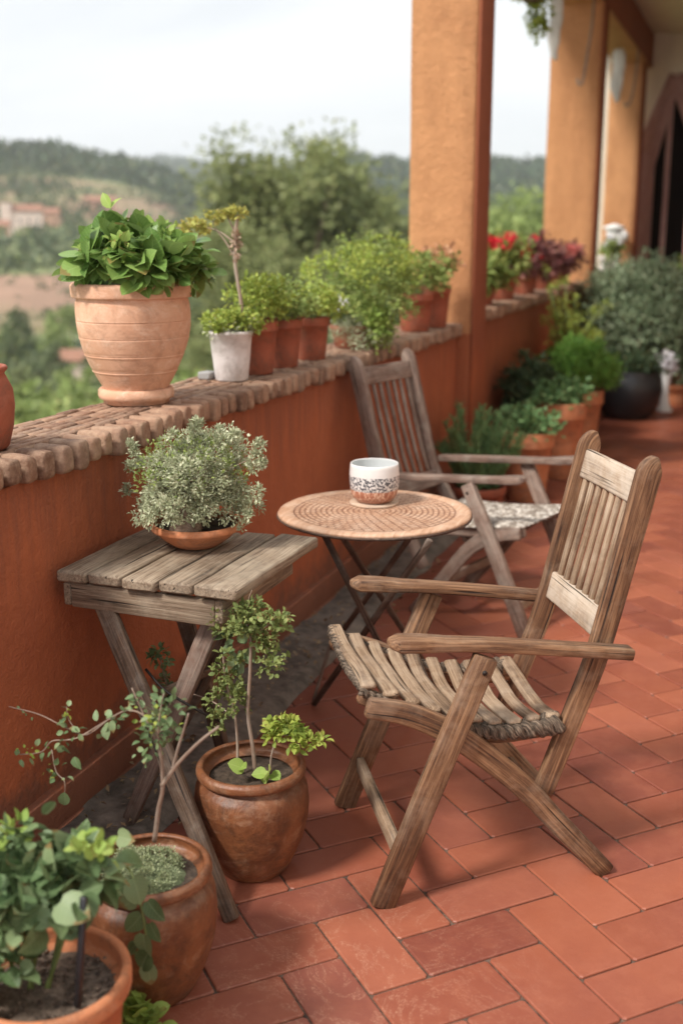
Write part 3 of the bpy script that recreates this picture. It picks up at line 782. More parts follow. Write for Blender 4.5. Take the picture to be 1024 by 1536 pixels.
def house(az, r, w, d, h, rz, wallm, label, tower=False):
    x, y = pol(az, r); z = H1(x, y)
    t = thing('hillside_house', label, 'house', (x, y, z), rz, 'pink houses scattered over the far hillside')
    Mx = Matrix.Translation((x, y, z)) @ Matrix.Rotation(rz, 4, 'Z')
    def bx(mb, a): 
        n = len(mb.v); box(mb, *a)
        for i in range(n, len(mb.v)): mb.v[i] = tuple(Mx @ Vector(mb.v[i]))
        return mb
    wl = MB(); bx(wl, (-w/2, w/2, -d/2, d/2, -2, h))
    vs = [(-w/2, -d/2, h), (w/2, -d/2, h), (w/2, d/2, h), (-w/2, d/2, h), (-w/2, 0, h+d*.24), (w/2, 0, h+d*.24)]
    wl.add([Mx @ Vector(v) for v in vs], [(0, 4, 3), (1, 2, 5)], None, False)
    if tower: bx(wl, (-w/2-2.2, -w/2+1.8, -d/2-.5, d/2-1, -2, h+3))
    wl.build('wall', wallm, t)
    rf = MB(); e = .5
    for sgn in (-1, 1):
        a = [(-w/2-e, sgn*(d/2+e), h-.25), (w/2+e, sgn*(d/2+e), h-.25), (w/2+e, 0, h+d*.24+.12), (-w/2-e, 0, h+d*.24+.12)]
        b = [(p[0], p[1], p[2]+.22) for p in a]
        rf.add([Mx @ Vector(v) for v in a+b], [(0, 1, 2, 3), (4, 5, 6, 7), (0, 1, 5, 4), (1, 2, 6, 5), (2, 3, 7, 6), (3, 0, 4, 7)], None, False)
    if tower: bx(rf, (-w/2-2.5, -w/2+2.1, -d/2-.8, d/2-.7, h+3.005, h+3.3))
    rf.build('roof', M['far_roof'], t)
    nw = max(2, int(w/3.2))
    for k in range(nw):
        for fl in range(2 if h > 5 else 1):
            wn = MB(); xx = -w/2+(k+.5)*w/nw; bx(wn, (xx-.45, xx+.45, -d/2-.05, -d/2+.1, 1+fl*2.9, 2.4+fl*2.9))
            wn.build('window', M['dark'], t)
M['far_roof'] = plain('far_clay_roof', (.34, .17, .11), .9, 0, .3, .6, 0)
M['far_wall'] = plain('far_pink_wall', (.72, .56, .47), .9, 0, .1, .3, 0, (.80, .66, .57))
M['far_wall2'] = plain('far_ochre_wall', (.55, .33, .23), .9, 0, .15, .3, 0)
house(35.1, 470, 13, 9, 8.5, .55, M['far_wall'], 'pale pink house with a small tower on the left hillside', True)
house(34.1, 500, 10, 8, 5, .5, M['far_wall2'], 'ochre house just right of the pale tower house on the hillside')
house(36.6, 455, 12, 8, 4.6, .6, M['far_wall2'], 'ochre house at the left edge of the view on the hillside')
house(31.6, 560, 14, 8, 4.2, .5, M['far_wall2'], 'long low ochre house below the ridge above the big round pot')
house(30.3, 420, 8, 7, 4.2, .5, M['far_wall'], 'small pale house behind the leaves of the big round pot')
house(33.0, 172, 5.5, 4.5, 3.6, .5, M['far_wall'], 'little pale pink cottage among the valley trees left of the big round pot')
# ================================================================ FURNITURE
def folding_chair(label, F1, dn, F2, df, q, matw, slat_seat=True, backn=8):
    F1 = Vector((*F1, 0)); F2 = Vector((*F2, 0)); dn = Vector((*dn, 0)).normalized(); df = Vector((*df, 0)).normalized()
    lat = (F2-F1).normalized(); ctr = (F1+F2)/2+dn*.3
    t = thing('folding_chair', label, 'chair', (ctr.x, ctr.y, 0), 0, 'slatted wooden folding armchairs')
    def P(s, a, z, off=0.0):
        p = (F1+dn*a).lerp(F2+df*a, s); o = off if s < .5 else -off
        return p+lat*o+Vector((0, 0, z))
    def PS(s, pts, off=0.0): return [P(s, a, z, off) for a, z in pts]
    for s, d in ((0, dn), (1, df)):
        mb = MB(); sweep(mb, PS(s, q['front']), q.get('wf', [.060, .062, .058]), .028, side=d, b=.004, wob=.0012); leg = mb.build('front_leg', M[matw], t)
        mb = MB(); pts = smooth_pts(PS(s, q['rear'], .0275), 5); n = len(pts)
        sweep(mb, pts, [.062-.012*abs(i/(n-1)-.45)*2 for i in range(n)], .0265, side=(0, 0, 1) if False else d, b=.007, wob=.0012)
        mb.build('rear_leg', M[matw], t)
        mb = MB(); pts = smooth_pts(PS(s, q['post'], .053 if s == 0 else .051), 5); n = len(pts)
        tl = (pts[-1]-pts[-2]).normalized(); wt = q.get('wp', .066); W = [.050+(wt-.050)*(i/(n-1)) for i in range(n)]
        base = pts[-1]; rr_c = wt*.62; pts = pts[:-1]; W = W[:-1]
        while (pts[-1]-base).length < rr_c*1.02: pts.pop(); W.pop()
        for k_ in range(8):
            th = PI/2*k_/7*.93; wd = rr_c*(1-math.cos(th))
            pts.append(base-tl*(rr_c-rr_c*math.sin(th))+d*(wd/2)); W.append(wt-wd)
        sweep(mb, pts, W, .026, side=d, b=.003, wob=.0006, k=2); mb.build('back_post', M[matw], t)
        mb = MB(); ap = smooth_pts(PS(s, q['arm'], .018), 4); n = len(ap)
        sweep(mb, ap, [.040 if i == 0 else .060 if i < 4 else .056-.012*i/n for i in range(n)], [.018 if i == 0 else .032 if i < 5 else .028 for i in range(n)], side=lat, b=.005, wob=.0014, k=2)
        mb.build('armrest', M[matw], t)
        sc_ = MB(); c = P(s, q['front'][-1][0]-.006, q['front'][-1][1]-.035, -.0165 if s == 0 else -.0165)
        tube(sc_, [c+lat*(.004 if s == 0 else -.004), c+lat*(-.001 if s == 0 else .001)], .006, 10); sc_.build('screw', M['iron'], leg)
    mb = MB(); sweep(mb, [P(0, .045, .135, .014), P(1, .045, .135, .014)], .046, .022, side=(0, 0, 1), b=.004); mb.build('stretcher', M['wood_slat'], t)
    mb = MB(); a_, z_ = q['rear'][-2]; sweep(mb, [P(0, a_, z_-.02, .05), P(1, a_, z_-.02, .05)], .04, .02, side=(0, 0, 1), b=.004); mb.build('stretcher', M[matw], t)
    # back: two rails and upright slats, laid out along the post line
    post = q['post']
    def on_post(z):
        for (a0, z0), (a1, z1) in zip(post, post[1:]):
            if z0 <= z <= z1: return a0+(a1-a0)*(z-z0)/(z1-z0)
        return post[-1][0]
    rm = 'wood_pale' if slat_seat else matw
    for nm, zc, hh in (('top_rail', q['top'], .078), ('lower_rail', q['low'], .076)):
        mb = MB(); n = 6; pts = [P(i/n, on_post(zc), zc, 0)+(lat*.063 if i == 0 else lat*-.060 if i == n else Vector((0, 0, 0)))+dn*(.003*math.sin(PI*i/n)) for i in range(n+1)]
        sweep(mb, pts, hh, .022, side=P(0, on_post(zc+.05), zc+.05)-P(0, on_post(zc), zc), b=.006, wob=.0008); mb.build(nm, M[rm], t)
    z0, z1 = q['low']+.034, q['top']-.034
    sb = MB()
    for i in range(backn):
        s = .145+.71*(i+.5)/backn
        f = lambda z: P(0, on_post(z), z).lerp(P(1, on_post(z), z), s)+dn*(.004*math.sin(3*s))
        sweep(sb, [f(z0+(z1-z0)*k/4) for k in range(5)], .0205, .013, side=lat, b=.0045, wob=.0016)
    sb.build('back_slats', M['wood_slat'] if slat_seat else M[matw], t)
    # seat
    seat = q['seat']
    def sz(a):
        for (a0, z0_), (a1, z1_) in zip(seat, seat[1:]):
            if a <= a1: 
                u = (a-a0)/(a1-a0); return z0_+(z1_-z0_)*u
        return seat[-1][1]
    a0, a1 = seat[0][0], seat[-1][0]
    for s, d in ((0, dn), (1, df)):
        mb = MB(); pts = smooth_pts(PS(s, [(a, z-.028) for a, z in seat], .062), 4)
        sweep(mb, pts, .044, .026, side=(0, 0, 1), b=.009, wob=.002); mb.build('seat_rail', M['wood' if slat_seat else matw], t)
    if slat_seat:
        sl = MB(); n = 10
        for i in range(n):
            a = a0+.018+(a1-a0-.03)*i/(n-1); m_ = 9; pts = []
            for k in range(m_):
                s = .075+.85*k/(m_-1); e = abs(2*k/(m_-1)-1)
                fr = max(0, 1-(i/(n-1))*1.6)
                p = P(0, a, sz(a)).lerp(P(1, a, sz(a)), s)
                p.z += .008-.016*(1-e**2)+.0015*math.sin(k*1.1+i)+random.uniform(-.001, .001)
                p += dn*(.006*math.sin(k*.6+i*.4))
                pts.append(p)
            sweep(sl, smooth_pts(pts, 3), .037+.003*math.sin(i*2.1), .017, side=dn, b=.0085, wob=.0028, k=3)
        sl.build('seat_slats', M['wood_slat'], t)
        rp = MB()
        def braid(path, rad, strand, turns, k0=0):
            n = 150; nst = 3
            path = smooth_pts(path, 8)
            L = len(path)
            for j in range(nst):
                pts = []; rs = []
                for i in range(n):
                    u = i/(n-1)*(L-1); ii = min(int(u), L-2); f_ = u-ii
                    c = path[ii].lerp(path[ii+1], f_); d = (path[ii+1]-path[ii]).normalized()
                    S = d.cross(Vector((0, 0, 1))).normalized(); Nn = S.cross(d)
                    rr = rad[0]+(rad[1]-rad[0])*(i/(n-1))**1.6; ph = turns*2*PI*i/(n-1)+j*2*PI/nst
                    pts.append(c+S*math.sin(ph)*rr+Nn*math.sin(2*ph)*rr*.75); rs.append((strand[0]+(strand[1]-strand[0])*(i/(n-1))**1.6)*(1+.14*math.sin(i*1.7+j)))
                tube(rp, pts, rs, 9)
        side_ = lambda s, o: [P(s, a, z-.012, o) for a, z in seat]
        braid(side_(0, .046), (.007, .019), (.006, .0135), 8)
        braid(side_(1, .048), (.009, .018), (.0085, .013), 8)
        front_ = [P(0, a0+.006, sz(a0)-.012, .06), P(.5, a0+.004, sz(a0)-.026), P(1, a0+.006, sz(a0)-.006, .05)]
        braid(front_, (.006, .009), (.006, .008), 8)
        rp.build('rope_binding', M['rope'], t)
    else:
        nu, nv = 90, 90; vs = []; fs = []
        rnd = lambda x, y: noise.cell(Vector((x, y, 0)))
        for side_z in (0, 1):
            for i in range(nu+1):
                for j in range(nv+1):
                    a = a0+(a1-a0)*i/nu; s = .06+.88*j/nv
                    p = P(0, a, sz(a)).lerp(P(1, a, sz(a)), s)
                    e = min(1, 6*min(i/nu, 1-i/nu, j/nv, 1-j/nv)+.1)**.5
                    if side_z == 0: p.z += .014*e-.016*math.sin(PI*s)+.0055*abs(math.sin(i*PI/3+((j//4) % 2)*PI/2))*abs(math.sin(j*PI/4))+.002*noise.noise(p*60)
                    else: p.z += -.012*e
                    vs.append(p)
        K = (nu+1)*(nv+1)
        for i in range(nu):
            for j in range(nv):
                a = i*(nv+1)+j; fs.append((a, a+1, a+nv+2, a+nv+1)); fs.append((K+a, K+a+nv+1, K+a+nv+2, K+a+1))
        for i in range(nu):
            for j in (0, nv):
                a = i*(nv+1)+j; fs.append((a, a+nv+1, K+a+nv+1, K+a))
        for j in range(nv):
            for i in (0, nu):
                a = i*(nv+1)+j; fs.append((a, a+1, K+a+1, K+a))
        mb = MB(); mb.add(vs, fs); mb.build('woven_seat', M['woven'], t)
    return t
def rope_mat():
    m, nt, p, _ = new_mat('twisted_rope'); N = NT(nt); g = N.coord(attr='gc', scale=(1, 1, 1))
    f = N.noise(N.coord(attr='gc', scale=(24, 150, 150)), 1.5, 4, .6)
    N.l(N.ramp(f, [(.34, (.022, .015, .010)), (.5, (.10, .070, .048)), (.68, (.27, .20, .145))]), p.inputs['Base Color'])
    p.inputs['Roughness'].default_value = .9; N.bump(f, .7, .002, p); return m
M['rope'] = rope_mat()
def woven_mat():
    m, nt, p, _ = new_mat('woven_wool_seat'); N = NT(nt); w = N.coord('World')
    v = N.n('ShaderNodeTexVoronoi'); v.inputs['Scale'].default_value = 48; v.inputs['Randomness'].default_value = .9; N.l(w, v.inputs['Vector'])
    col = N.ramp(v.outputs['Color'], [(.22, (.26, .215, .17)), (.42, (.46, .40, .34)), (.70, (.66, .60, .53))])
    col = N.mix(N.ramp(v.outputs['Distance'], [(.35, g3(0)), (.7, g3(.7))]), col, (.13, .10, .08))
    N.l(col, p.inputs['Base Color']); p.inputs['Roughness'].default_value = .95
    N.bump(N.math('SUBTRACT', 1, v.outputs['Distance']), .9, .012, p); return m
M['woven'] = woven_mat()

q1 = dict(front=[(0, 0), (.12, .31), (.246, .628)], rear=[(-.035, .515), (.07, .485), (.19, .418), (.345, .285), (.47, .145), (.60, .0)],
          post=[(.425, .235), (.495, .43), (.553, .60), (.610, .84), (.662, 1.066)],
          arm=[(.015, .672), (.12, .664), (.30, .645), (.625, .600)], top=.992, low=.655, wp=.060,
          seat=[(-.045, .562), (.06, .507), (.19, .452), (.31, .425), (.455, .432)])
R1 = (1.427, 2.640); F1 = (.935, 2.331); F2 = (.681, 2.763); R2 = (R1[0]-.507*.47, R1[1]+.862*.47)
folding_chair('nearest weathered wooden armchair with rope bound slat seat, its back to the right', F1, (R1[0]-F1[0], R1[1]-F1[1]), F2, (R2[0]-F2[0], R2[1]-F2[1]), q1, 'wood')
q2 = dict(front=[(0, 0), (.14, .30), (.29, .605)], rear=[(.06, .425), (.16, .405), (.28, .335), (.40, .19), (.56, .0)],
          post=[(.52, .20), (.63, .38), (.74, .55), (.80, .75), (.885, 1.06)],
          arm=[(.045, .648), (.14, .636), (.32, .618), (.72, .582)], top=.985, low=.50,
          seat=[(.055, .452), (.16, .437), (.30, .418), (.44, .408), (.58, .412)])
Fn = (.911, 4.288); folding_chair('greyish wooden armchair with woven wool seat behind the round table, its back to the wall', Fn, (-.963, .271), (Fn[0]+.271*.52, Fn[1]+.963*.52), (-.963, .271), q2, 'wood_far', False, 7)

# ---- grey plank side table
def side_table():
    t = thing('plank_side_table', 'grey weathered plank table on crossed legs carrying the silvery thyme bowl', 'side table', (.29, 2.62, 0))
    tp = MB(); xs = [(.036, .122), (.127, .222), (.229, .322), (.329, .424), (.431, .548)]
    for i, (a, b) in enumerate(xs):
        dz = (0, -.001, -.002, .001, .004)[i]; y0 = 2.372+(0, .004, -.003, .003, -.006)[i]; y1 = 2.878+(.0, -.006, .004, .006, .01)[i]
        sk = (.0, 0, .002, .006, .012)[i]
        pts = [((a+b)/2+sk*k/5, y0+(y1-y0)*k/5, .7355+dz+.0012*math.sin(k+i)) for k in range(6)]
        sweep(tp, pts, b-a, .030, side=(1, 0, 0), b=.007, wob=.0028, k=3)
    tp.build('tabletop', M['wood_grey'], t)
    ap = MB()
    sweep(ap, [(.065, 2.402, .682), (.475, 2.402, .676)], .068, .022, side=(0, 0, 1), b=.004, wob=.002)
    sweep(ap, [(.065, 2.838, .680), (.475, 2.838, .680)], .062, .022, side=(0, 0, 1), b=.004)
    sweep(ap, [(.487, 2.392, .681), (.487, 2.848, .681)], .06, .022, side=(0, 0, 1), b=.004)
    sweep(ap, [(.052, 2.392, .681), (.052, 2.848, .681)], .06, .022, side=(0, 0, 1), b=.004)
    ap.build('apron', M['wood_grey'], t)
    for (a, b, m) in (((.118, 2.428, .705), (.622, 2.150, .004), 'wood_dark'), ((.472, 2.455, .705), (.185, 2.425, .040), 'wood_far'),
                      ((.115, 2.800, .705), (.30, 2.800, .045), 'wood_dark'), ((.430, 2.770, .705), (.11, 2.74, .05), 'wood_dark')):
        mb = MB(); a, b = Vector(a), Vector(b); pts = [a.lerp(b, k/5)+Vector((0, 0, 0)) for k in range(6)]
        sweep(mb, pts, [.050, .052, .050, .048, .044, .038], .026, side=(1, 0, .3), b=.006, wob=.002); mb.build('leg', M[m], t)
    br = MB(); sweep(br, [(.30, 2.412, .43), (.35, 2.79, .40)], .022, .014, side=(0, 0, 1), b=.003); br.build('stretcher', M['wood_dark'], t)
    wi = MB(); tube(wi, smooth_pts([(.27, 2.40, .50), (.335, 2.385, .455), (.42, 2.41, .40), (.46, 2.45, .36)], 5), .0035, 6); wi.build('tie_wire', M['iron'], t)
side_table()

# ---- round folding table
def table_mat():
    m, nt, p, _ = new_mat('carved_round_top'); N = NT(nt)
    co = N.n('ShaderNodeTexCoord'); sp = N.n('ShaderNodeSeparateXYZ'); N.l(co.outputs['Object'], sp.inputs[0])
    ang = N.math('ARCTAN2', sp.outputs[1], sp.outputs[0]); ln = N.n('ShaderNodeVectorMath', operation='LENGTH')
    cx = N.n('ShaderNodeCombineXYZ'); N.l(sp.outputs[0], cx.inputs[0]); N.l(sp.outputs[1], cx.inputs[1]); N.l(cx.outputs[0], ln.inputs[0])
    r = ln.outputs['Value']
    w = N.coord('Object')
    uv = N.n('ShaderNodeCombineXYZ')
    ring = N.math('FLOOR', N.math('MULTIPLY', r, 58))
    N.l(N.math('MULTIPLY', ang, N.math('MULTIPLY', N.math('ADD', ring, 1), .0172)), uv.inputs[0])
    N.l(N.math('ADD', r, N.math('MULTIPLY', N.math('SUBTRACT', N.noise(w, 22, 3), .5), .007)), uv.inputs[1])
    bk = N.n('ShaderNodeTexBrick'); N.l(uv.outputs[0], bk.inputs['Vector'])
    bk.inputs['Scale'].default_value = 1; bk.inputs['Brick Width'].default_value = .031; bk.inputs['Row Height'].default_value = 1/58
    bk.inputs['Mortar Size'].default_value = .0042; bk.inputs['Mortar Smooth'].default_value = .7; bk.offset = .5
    groove = N.math('MULTIPLY', bk.outputs['Fac'], N.ramp(r, [(.262, g3(1)), (.270, g3(0))]))
    groove = N.math('MULTIPLY', groove, N.ramp(N.noise(w, 55, 4, .7), [(.3, g3(.35)), (.6, g3(1))]))
    fib = N.noise(N.coord('Object', (70, 6, 6)), 1.5, 5, .7)
    col = N.ramp(fib, [(.3, (.34, .175, .10)), (.5, (.50, .29, .18)), (.7, (.62, .41, .28))])
    col = N.mix(N.ramp(N.noise(w, 14, 5, .7), [(.45, g3(0)), (.75, g3(.6))]), col, (.66, .50, .38))
    col = N.mix(N.math('MULTIPLY', groove, .85), col, (.17, .065, .035))
    N.l(col, p.inputs['Base Color']); p.inputs['Roughness'].default_value = .55
    N.bump(N.math('SUBTRACT', N.math('MULTIPLY', fib, .15), groove), .8, .004, p)
    return m
TC = (.566, 3.375)
def round_table():
    t = thing('round_table', 'small round carved table on crossed iron legs carrying the patterned mug', 'table', (TC[0], TC[1], 0))
    mb = MB(); prof = [(0, .702), (.26, .702), (.300, .704), (.309, .708), (.312, .714), (.309, .719), (.300, .7215), (.272, .7212), (.266, .7185), (.15, .7185), (.0, .7185)]
    lathe(mb, prof, (TC[0], TC[1], 0), 96, .01)
    o = mb.build('tabletop', table_mat(), t); o.data.transform(Matrix.Identity(4))
    hp = MB(); lathe(hp, [(.285, .7015), (.309, .7015), (.3145, .706), (.3145, .7105), (.308, .7115)], (TC[0], TC[1], 0), 96, .01); hp.build('metal_rim', M['iron_brown'], o)
    f = MB()
    A = lambda a, b, w=.018: sweep(MB_, [a, b], w, .013, side=(0, 1, 0), b=.003)
    for a, b in (((.490, 3.115, .700), (.70, 3.42, .007)), ((.812, 3.160, .700), (.345, 3.385, .007)), ((.350, 3.46, .700), (.66, 3.78, .007)), ((.70, 3.60, .700), (.25, 3.80, .05))):
        MB_ = MB(); a, b = Vector(a), Vector(b); sweep(MB_, [a, a.lerp(b, .5), b], .020, .013, side=(1, .3, 0), b=.003); MB_.build('leg', M['iron_brown'], t)
    for a, b in (((.345, 3.385, .02), (.25, 3.80, .062)), ((.70, 3.42, .012), (.66, 3.78, .012)), ((.49, 3.11, .694), (.35, 3.465, .694))):
        c = MB(); sweep(c, [a, b], .014, .011, side=(0, 0, 1), b=.003); c.build('crossbar', M['iron_brown'], t)
M['iron_brown'] = wood('rusty_brown_iron', (.04, .022, .014), (.085, .046, .03), (.15, .09, .06), 0)
round_table()

# ---- mug on its coaster
def mug():
    B = Zp(561, 752, .725)
    cs = MB(); lathe(cs, [(0, 0), (.078, 0), (.082, .003), (.080, .007), (0, .0075)], (B.x, B.y, .7185), 48, .02)
    tag(cs.build('coaster', wood('pale_cork', (.35, .22, .14), (.52, .36, .25), (.66, .50, .38), .3)), 'thin pale round coaster under the patterned mug on the round table', 'coaster')
    m, nt, p, _ = new_mat('patterned_glaze'); N = NT(nt)
    co = N.n('ShaderNodeAttribute', attribute_name='gc'); sp = N.n('ShaderNodeSeparateXYZ'); N.l(co.outputs['Vector'], sp.inputs[0])
    ang = N.math('ARCTAN2', sp.outputs[1], sp.outputs[0]); z = sp.outputs[2]
    uv = N.n('ShaderNodeCombineXYZ'); N.l(N.math('MULTIPLY', ang, .082), uv.inputs[0]); N.l(z, uv.inputs[1])
    rot = N.n('ShaderNodeMapping'); N.l(uv.outputs[0], rot.inputs[0]); rot.inputs['Rotation'].default_value = (0, 0, .9); rot.inputs['Scale'].default_value = (1, 1.7, 1)
    rot2 = N.n('ShaderNodeMapping'); N.l(uv.outputs[0], rot2.inputs[0]); rot2.inputs['Rotation'].default_value = (0, 0, -.6); rot2.inputs['Scale'].default_value = (1.8, 1, 1)
    def vor(vec, sc, th):
        v = N.n('ShaderNodeTexVoronoi'); v.voronoi_dimensions = '2D'; v.inputs['Scale'].default_value = sc; v.inputs['Randomness'].default_value = .75
        N.l(vec, v.inputs['Vector']); return N.math('LESS_THAN', v.outputs['Distance'], th)
    a = vor(rot.outputs[0], 62, .30); b_ = vor(rot2.outputs[0], 66, .26)
    v3 = N.n('ShaderNodeTexVoronoi'); v3.voronoi_dimensions = '2D'; v3.feature = 'DISTANCE_TO_EDGE'; v3.inputs['Scale'].default_value = 38; N.l(uv.outputs[0], v3.inputs['Vector'])
    vine = N.math('MULTIPLY', N.math('LESS_THAN', v3.outputs['Distance'], .035), .7)
    pat = N.math('MAXIMUM', N.math('MAXIMUM', a, b_), vine)
    band = N.math('MULTIPLY', N.math('GREATER_THAN', z, .045), N.math('LESS_THAN', N.math('ADD', z, N.math('MULTIPLY', N.noise(uv.outputs[0], 90, 2), .006)), .094))
    w = N.noise(uv.outputs[0], 26, 5, .7)
    col = N.mix(N.ramp(w, [(.4, g3(0)), (.7, g3(.4))]), (.74, .71, .69), (.60, .56, .54))
    col = N.mix(N.math('MULTIPLY', pat, band), col, (.035, .04, .055))
    low = N.math('LESS_THAN', N.math('ADD', z, N.math('MULTIPLY', N.noise(uv.outputs[0], 40, 3), .008)), .049)
    st = N.noise(N.coord(attr='gc', scale=(190, 190, 14)), 1, 3, .6)
    brown = N.ramp(st, [(.42, (.34, .12, .07)), (.54, (.52, .24, .15)), (.60, (.78, .55, .42))])
    brown = N.mix(N.ramp(z, [(.0, g3(.75)), (.03, g3(0))]), brown, (.22, .07, .04))
    col = N.mix(low, col, brown)
    inside = N.math('LESS_THAN', N.math('ABSOLUTE', N.math('SUBTRACT', z, 9)), 1)
    N.l(col, p.inputs['Base Color']); p.inputs['Roughness'].default_value = .28
    N.bump(N.math('MULTIPLY', st, low), .35, .002, p)
    t = thing('patterned_mug', 'handleless white mug with dark leaf pattern and brown base on the round table', 'mug', (B.x, B.y, .727))
    mb = MB(); prof = [(0, .003), (.050, .001), (.058, .003), (.068, .014), (.0765, .032), (.0815, .060), (.0825, .090), (.0805, .118), (.0795, .127), (.0775, .1295), (.0750, .1275)]
    lathe(mb, prof, (B.x, B.y, .7265), 72, .012); cup = mb.build('cup', m, t)
    il = MB(); lathe(il, [(.0752, .1277), (.0755, .110), (.0765, .06), (.070, .03), (.05, .014), (0, .012)], (B.x, B.y, .7265), 72, .012)
    il.build('lining', plain('grey_white_glaze', (.58, .60, .60), .3, 0, .06, 30, .05), cup)
mug()

# ================================================================ POTS
def potted(name, label, c, prof_out, matp, wall=.010, soil_z=None, soil='soil', group=None, seg=56, wob=.02, cat='potted plant', saucer=None):
    "prof_out: outer (radius, z) from foot to lip"
    t = thing(name, label, cat, c, 0, group)
    inner = [(max(r-wall, .001), z) for r, z in prof_out if z > wall*1.5][::-1]
    lip = prof_out[-1]
    mid = [(lip[0]-wall*.25, lip[1]+wall*.28), (lip[0]-wall*.75, lip[1]+wall*.28)]
    mb = MB(); lathe(mb, [(0, .001)]+prof_out+mid+inner+[(0, wall*1.4)], c, seg, wob); pot_o = mb.build('pot', M[matp], t)
    hgt = lip[1]; sz = soil_z if soil_z is not None else hgt*.88
    rs = np.interp(sz, [z for r, z in prof_out], [r for r, z in prof_out])-wall*.9
    sb = MB(); n = 26; vs = []; fs = []
    for i in range(7):
        for j in range(n):
            rr = rs*i/6; a = 2*PI*j/n; q = Vector((c[0]+rr*math.cos(a), c[1]+rr*math.sin(a), c[2]+sz))
            q.z += .006*noise.noise(q*60)+.012*(1-(i/6)**2)*noise.noise(q*18+Vector((3, 3, 3))); vs.append(q)
    for i in range(6):
        for j in range(n): fs.append((i*n+j, i*n+(j+1) % n, (i+1)*n+(j+1) % n, (i+1)*n+j))
    sb.add(vs, fs); sb.build('soil', M[soil], pot_o)
    if saucer:
        s_ = MB(); lathe(s_, saucer, c, seg, wob*.5); s_.build('saucer', M[matp], t)
    return t
def refine(pr, n=5):
    return [(p.x, p.z) for p in smooth_pts([(r, 0, z) for r, z in pr], n)]
def round_jar(h, rm, rr, rb):      # bulging pot with a rolled lip
    return refine([(rb*.93, 0), (rb, .006), (rb+(rm-rb)*.42, h*.16), (rb+(rm-rb)*.80, h*.38), (rm*.99, h*.58), (rm, h*.70), (rm*.965, h*.82), (rr*.90, h*.885), (rr*.885, h*.905), (rr*.97, h*.925), (rr, h*.95), (rr*.995, h*.985), (rr*.975, h)], 4)
def flower_pot(h, rt, rb, lip=.18, e=.006):
    hl = h*(1-lip); r1 = rb+(rt-e-rb)*.93
    return [(rb*.96, 0), (rb, .004), (rb+(r1-rb)*.5, hl*.5), (r1, hl-.002), (rt-.001, hl), (rt, hl+.004), (rt, h-.004), (rt-.001, h)]

# ---- the big round pot on the coping
def grooved(pr, zs):
    pr = refine(pr, 8); out = [p for p in pr if all(abs(p[1]-z) > .005 for z in zs)]
    for z in zs:
        r = float(np.interp(z, [p[1] for p in pr], [p[0] for p in pr]))
        out += [(r+.0001, z-.0036), (r+.0001, z-.0020), (r-.0016, z-.0006), (r-.0012, z+.0006), (r+.0008, z+.0020), (r+.0003, z+.0042)]
    return sorted(out, key=lambda p: p[1])
def big_pot():
    c = (-.168, 3.165, ZC+.001)
    t = potted('potted_basil', 'big pale terracotta pot of bushy broad green leaves on the coping', c,
               grooved([(.085, .022), (.096, .032), (.106, .055), (.126, .09), (.149, .14), (.166, .19), (.1755, .235), (.179, .28), (.178, .312), (.174, .330), (.184, .333), (.189, .339), (.1895, .366), (.186, .373)], (.107, .158, .212, .262)), 'pot_light', .014, .345, wob=.015,
               saucer=[(0, .0), (.098, .0), (.104, .004), (.105, .012), (.118, .018), (.1205, .028), (.119, .044), (.113, .050), (.104, .050), (.096, .040), (0, .040)])
    C = (c[0]+.018, c[1], c[2]+.415)
    a = cloud(C, (.165, .165, .110), 90, 6, .040, .062, shell=.60, low=-.05, up=.15, droop=.1)
    b = cloud((C[0], C[1], C[2]-.012), (.175, .175, .085), 40, 5, .030, .056, shell=.8, low=-.08, up=.05, droop=.2)
    foliage('leaves', 'ivy', cat_clouds(a, b), M['l_broad'], t)
    n = cloud((C[0], C[1], C[2]+.02), (.16, .16, .12), 90, 9, .026, .025, shell=.75, low=.05, up=.5)
    foliage('young_leaves', 'ovate', n[:4], M['l_new'], t)
    s = MB(); stems(s, (c[0], c[1], c[2]+.34), [x for x in a[4][::3]], .0045); 
    sp = [(c[0]-.03, c[1]-.02, C[2]+.13), (c[0]-.045, c[1]-.03, C[2]+.185)]
    tube(s, [(c[0], c[1], C[2]), sp[0], sp[1]], .003, 5)
    s.build('stems', M['stem_green'], t)
    O = np.array([sp[1], sp[1], sp[0]]); D = np.array([(-.5, -.1, .9), (.4, .2, .8), (.5, .3, .5)]); U = np.array([(-.4, -.7, .6)]*3)
    foliage('top_leaves', 'ovate', (O, D, U, np.array([.055, .045, .05])), M['l_new'], t)
big_pot()
# sliver of another pot at the left edge of the view
potted('terracotta_pot', 'rough dark terracotta pot standing on the coping at the left edge of the photo', (-.145, 2.325, ZC+.001), [(.075, 0), (.085, .01), (.098, .06), (.103, .11), (.099, .15), (.085, .18), (.080, .19), (.088, .2), (.088, .205)], 'pot_red', .012, .17, cat='pot', wob=.05)

GC = 'pots of herbs lined up on the coping of the near parapet'
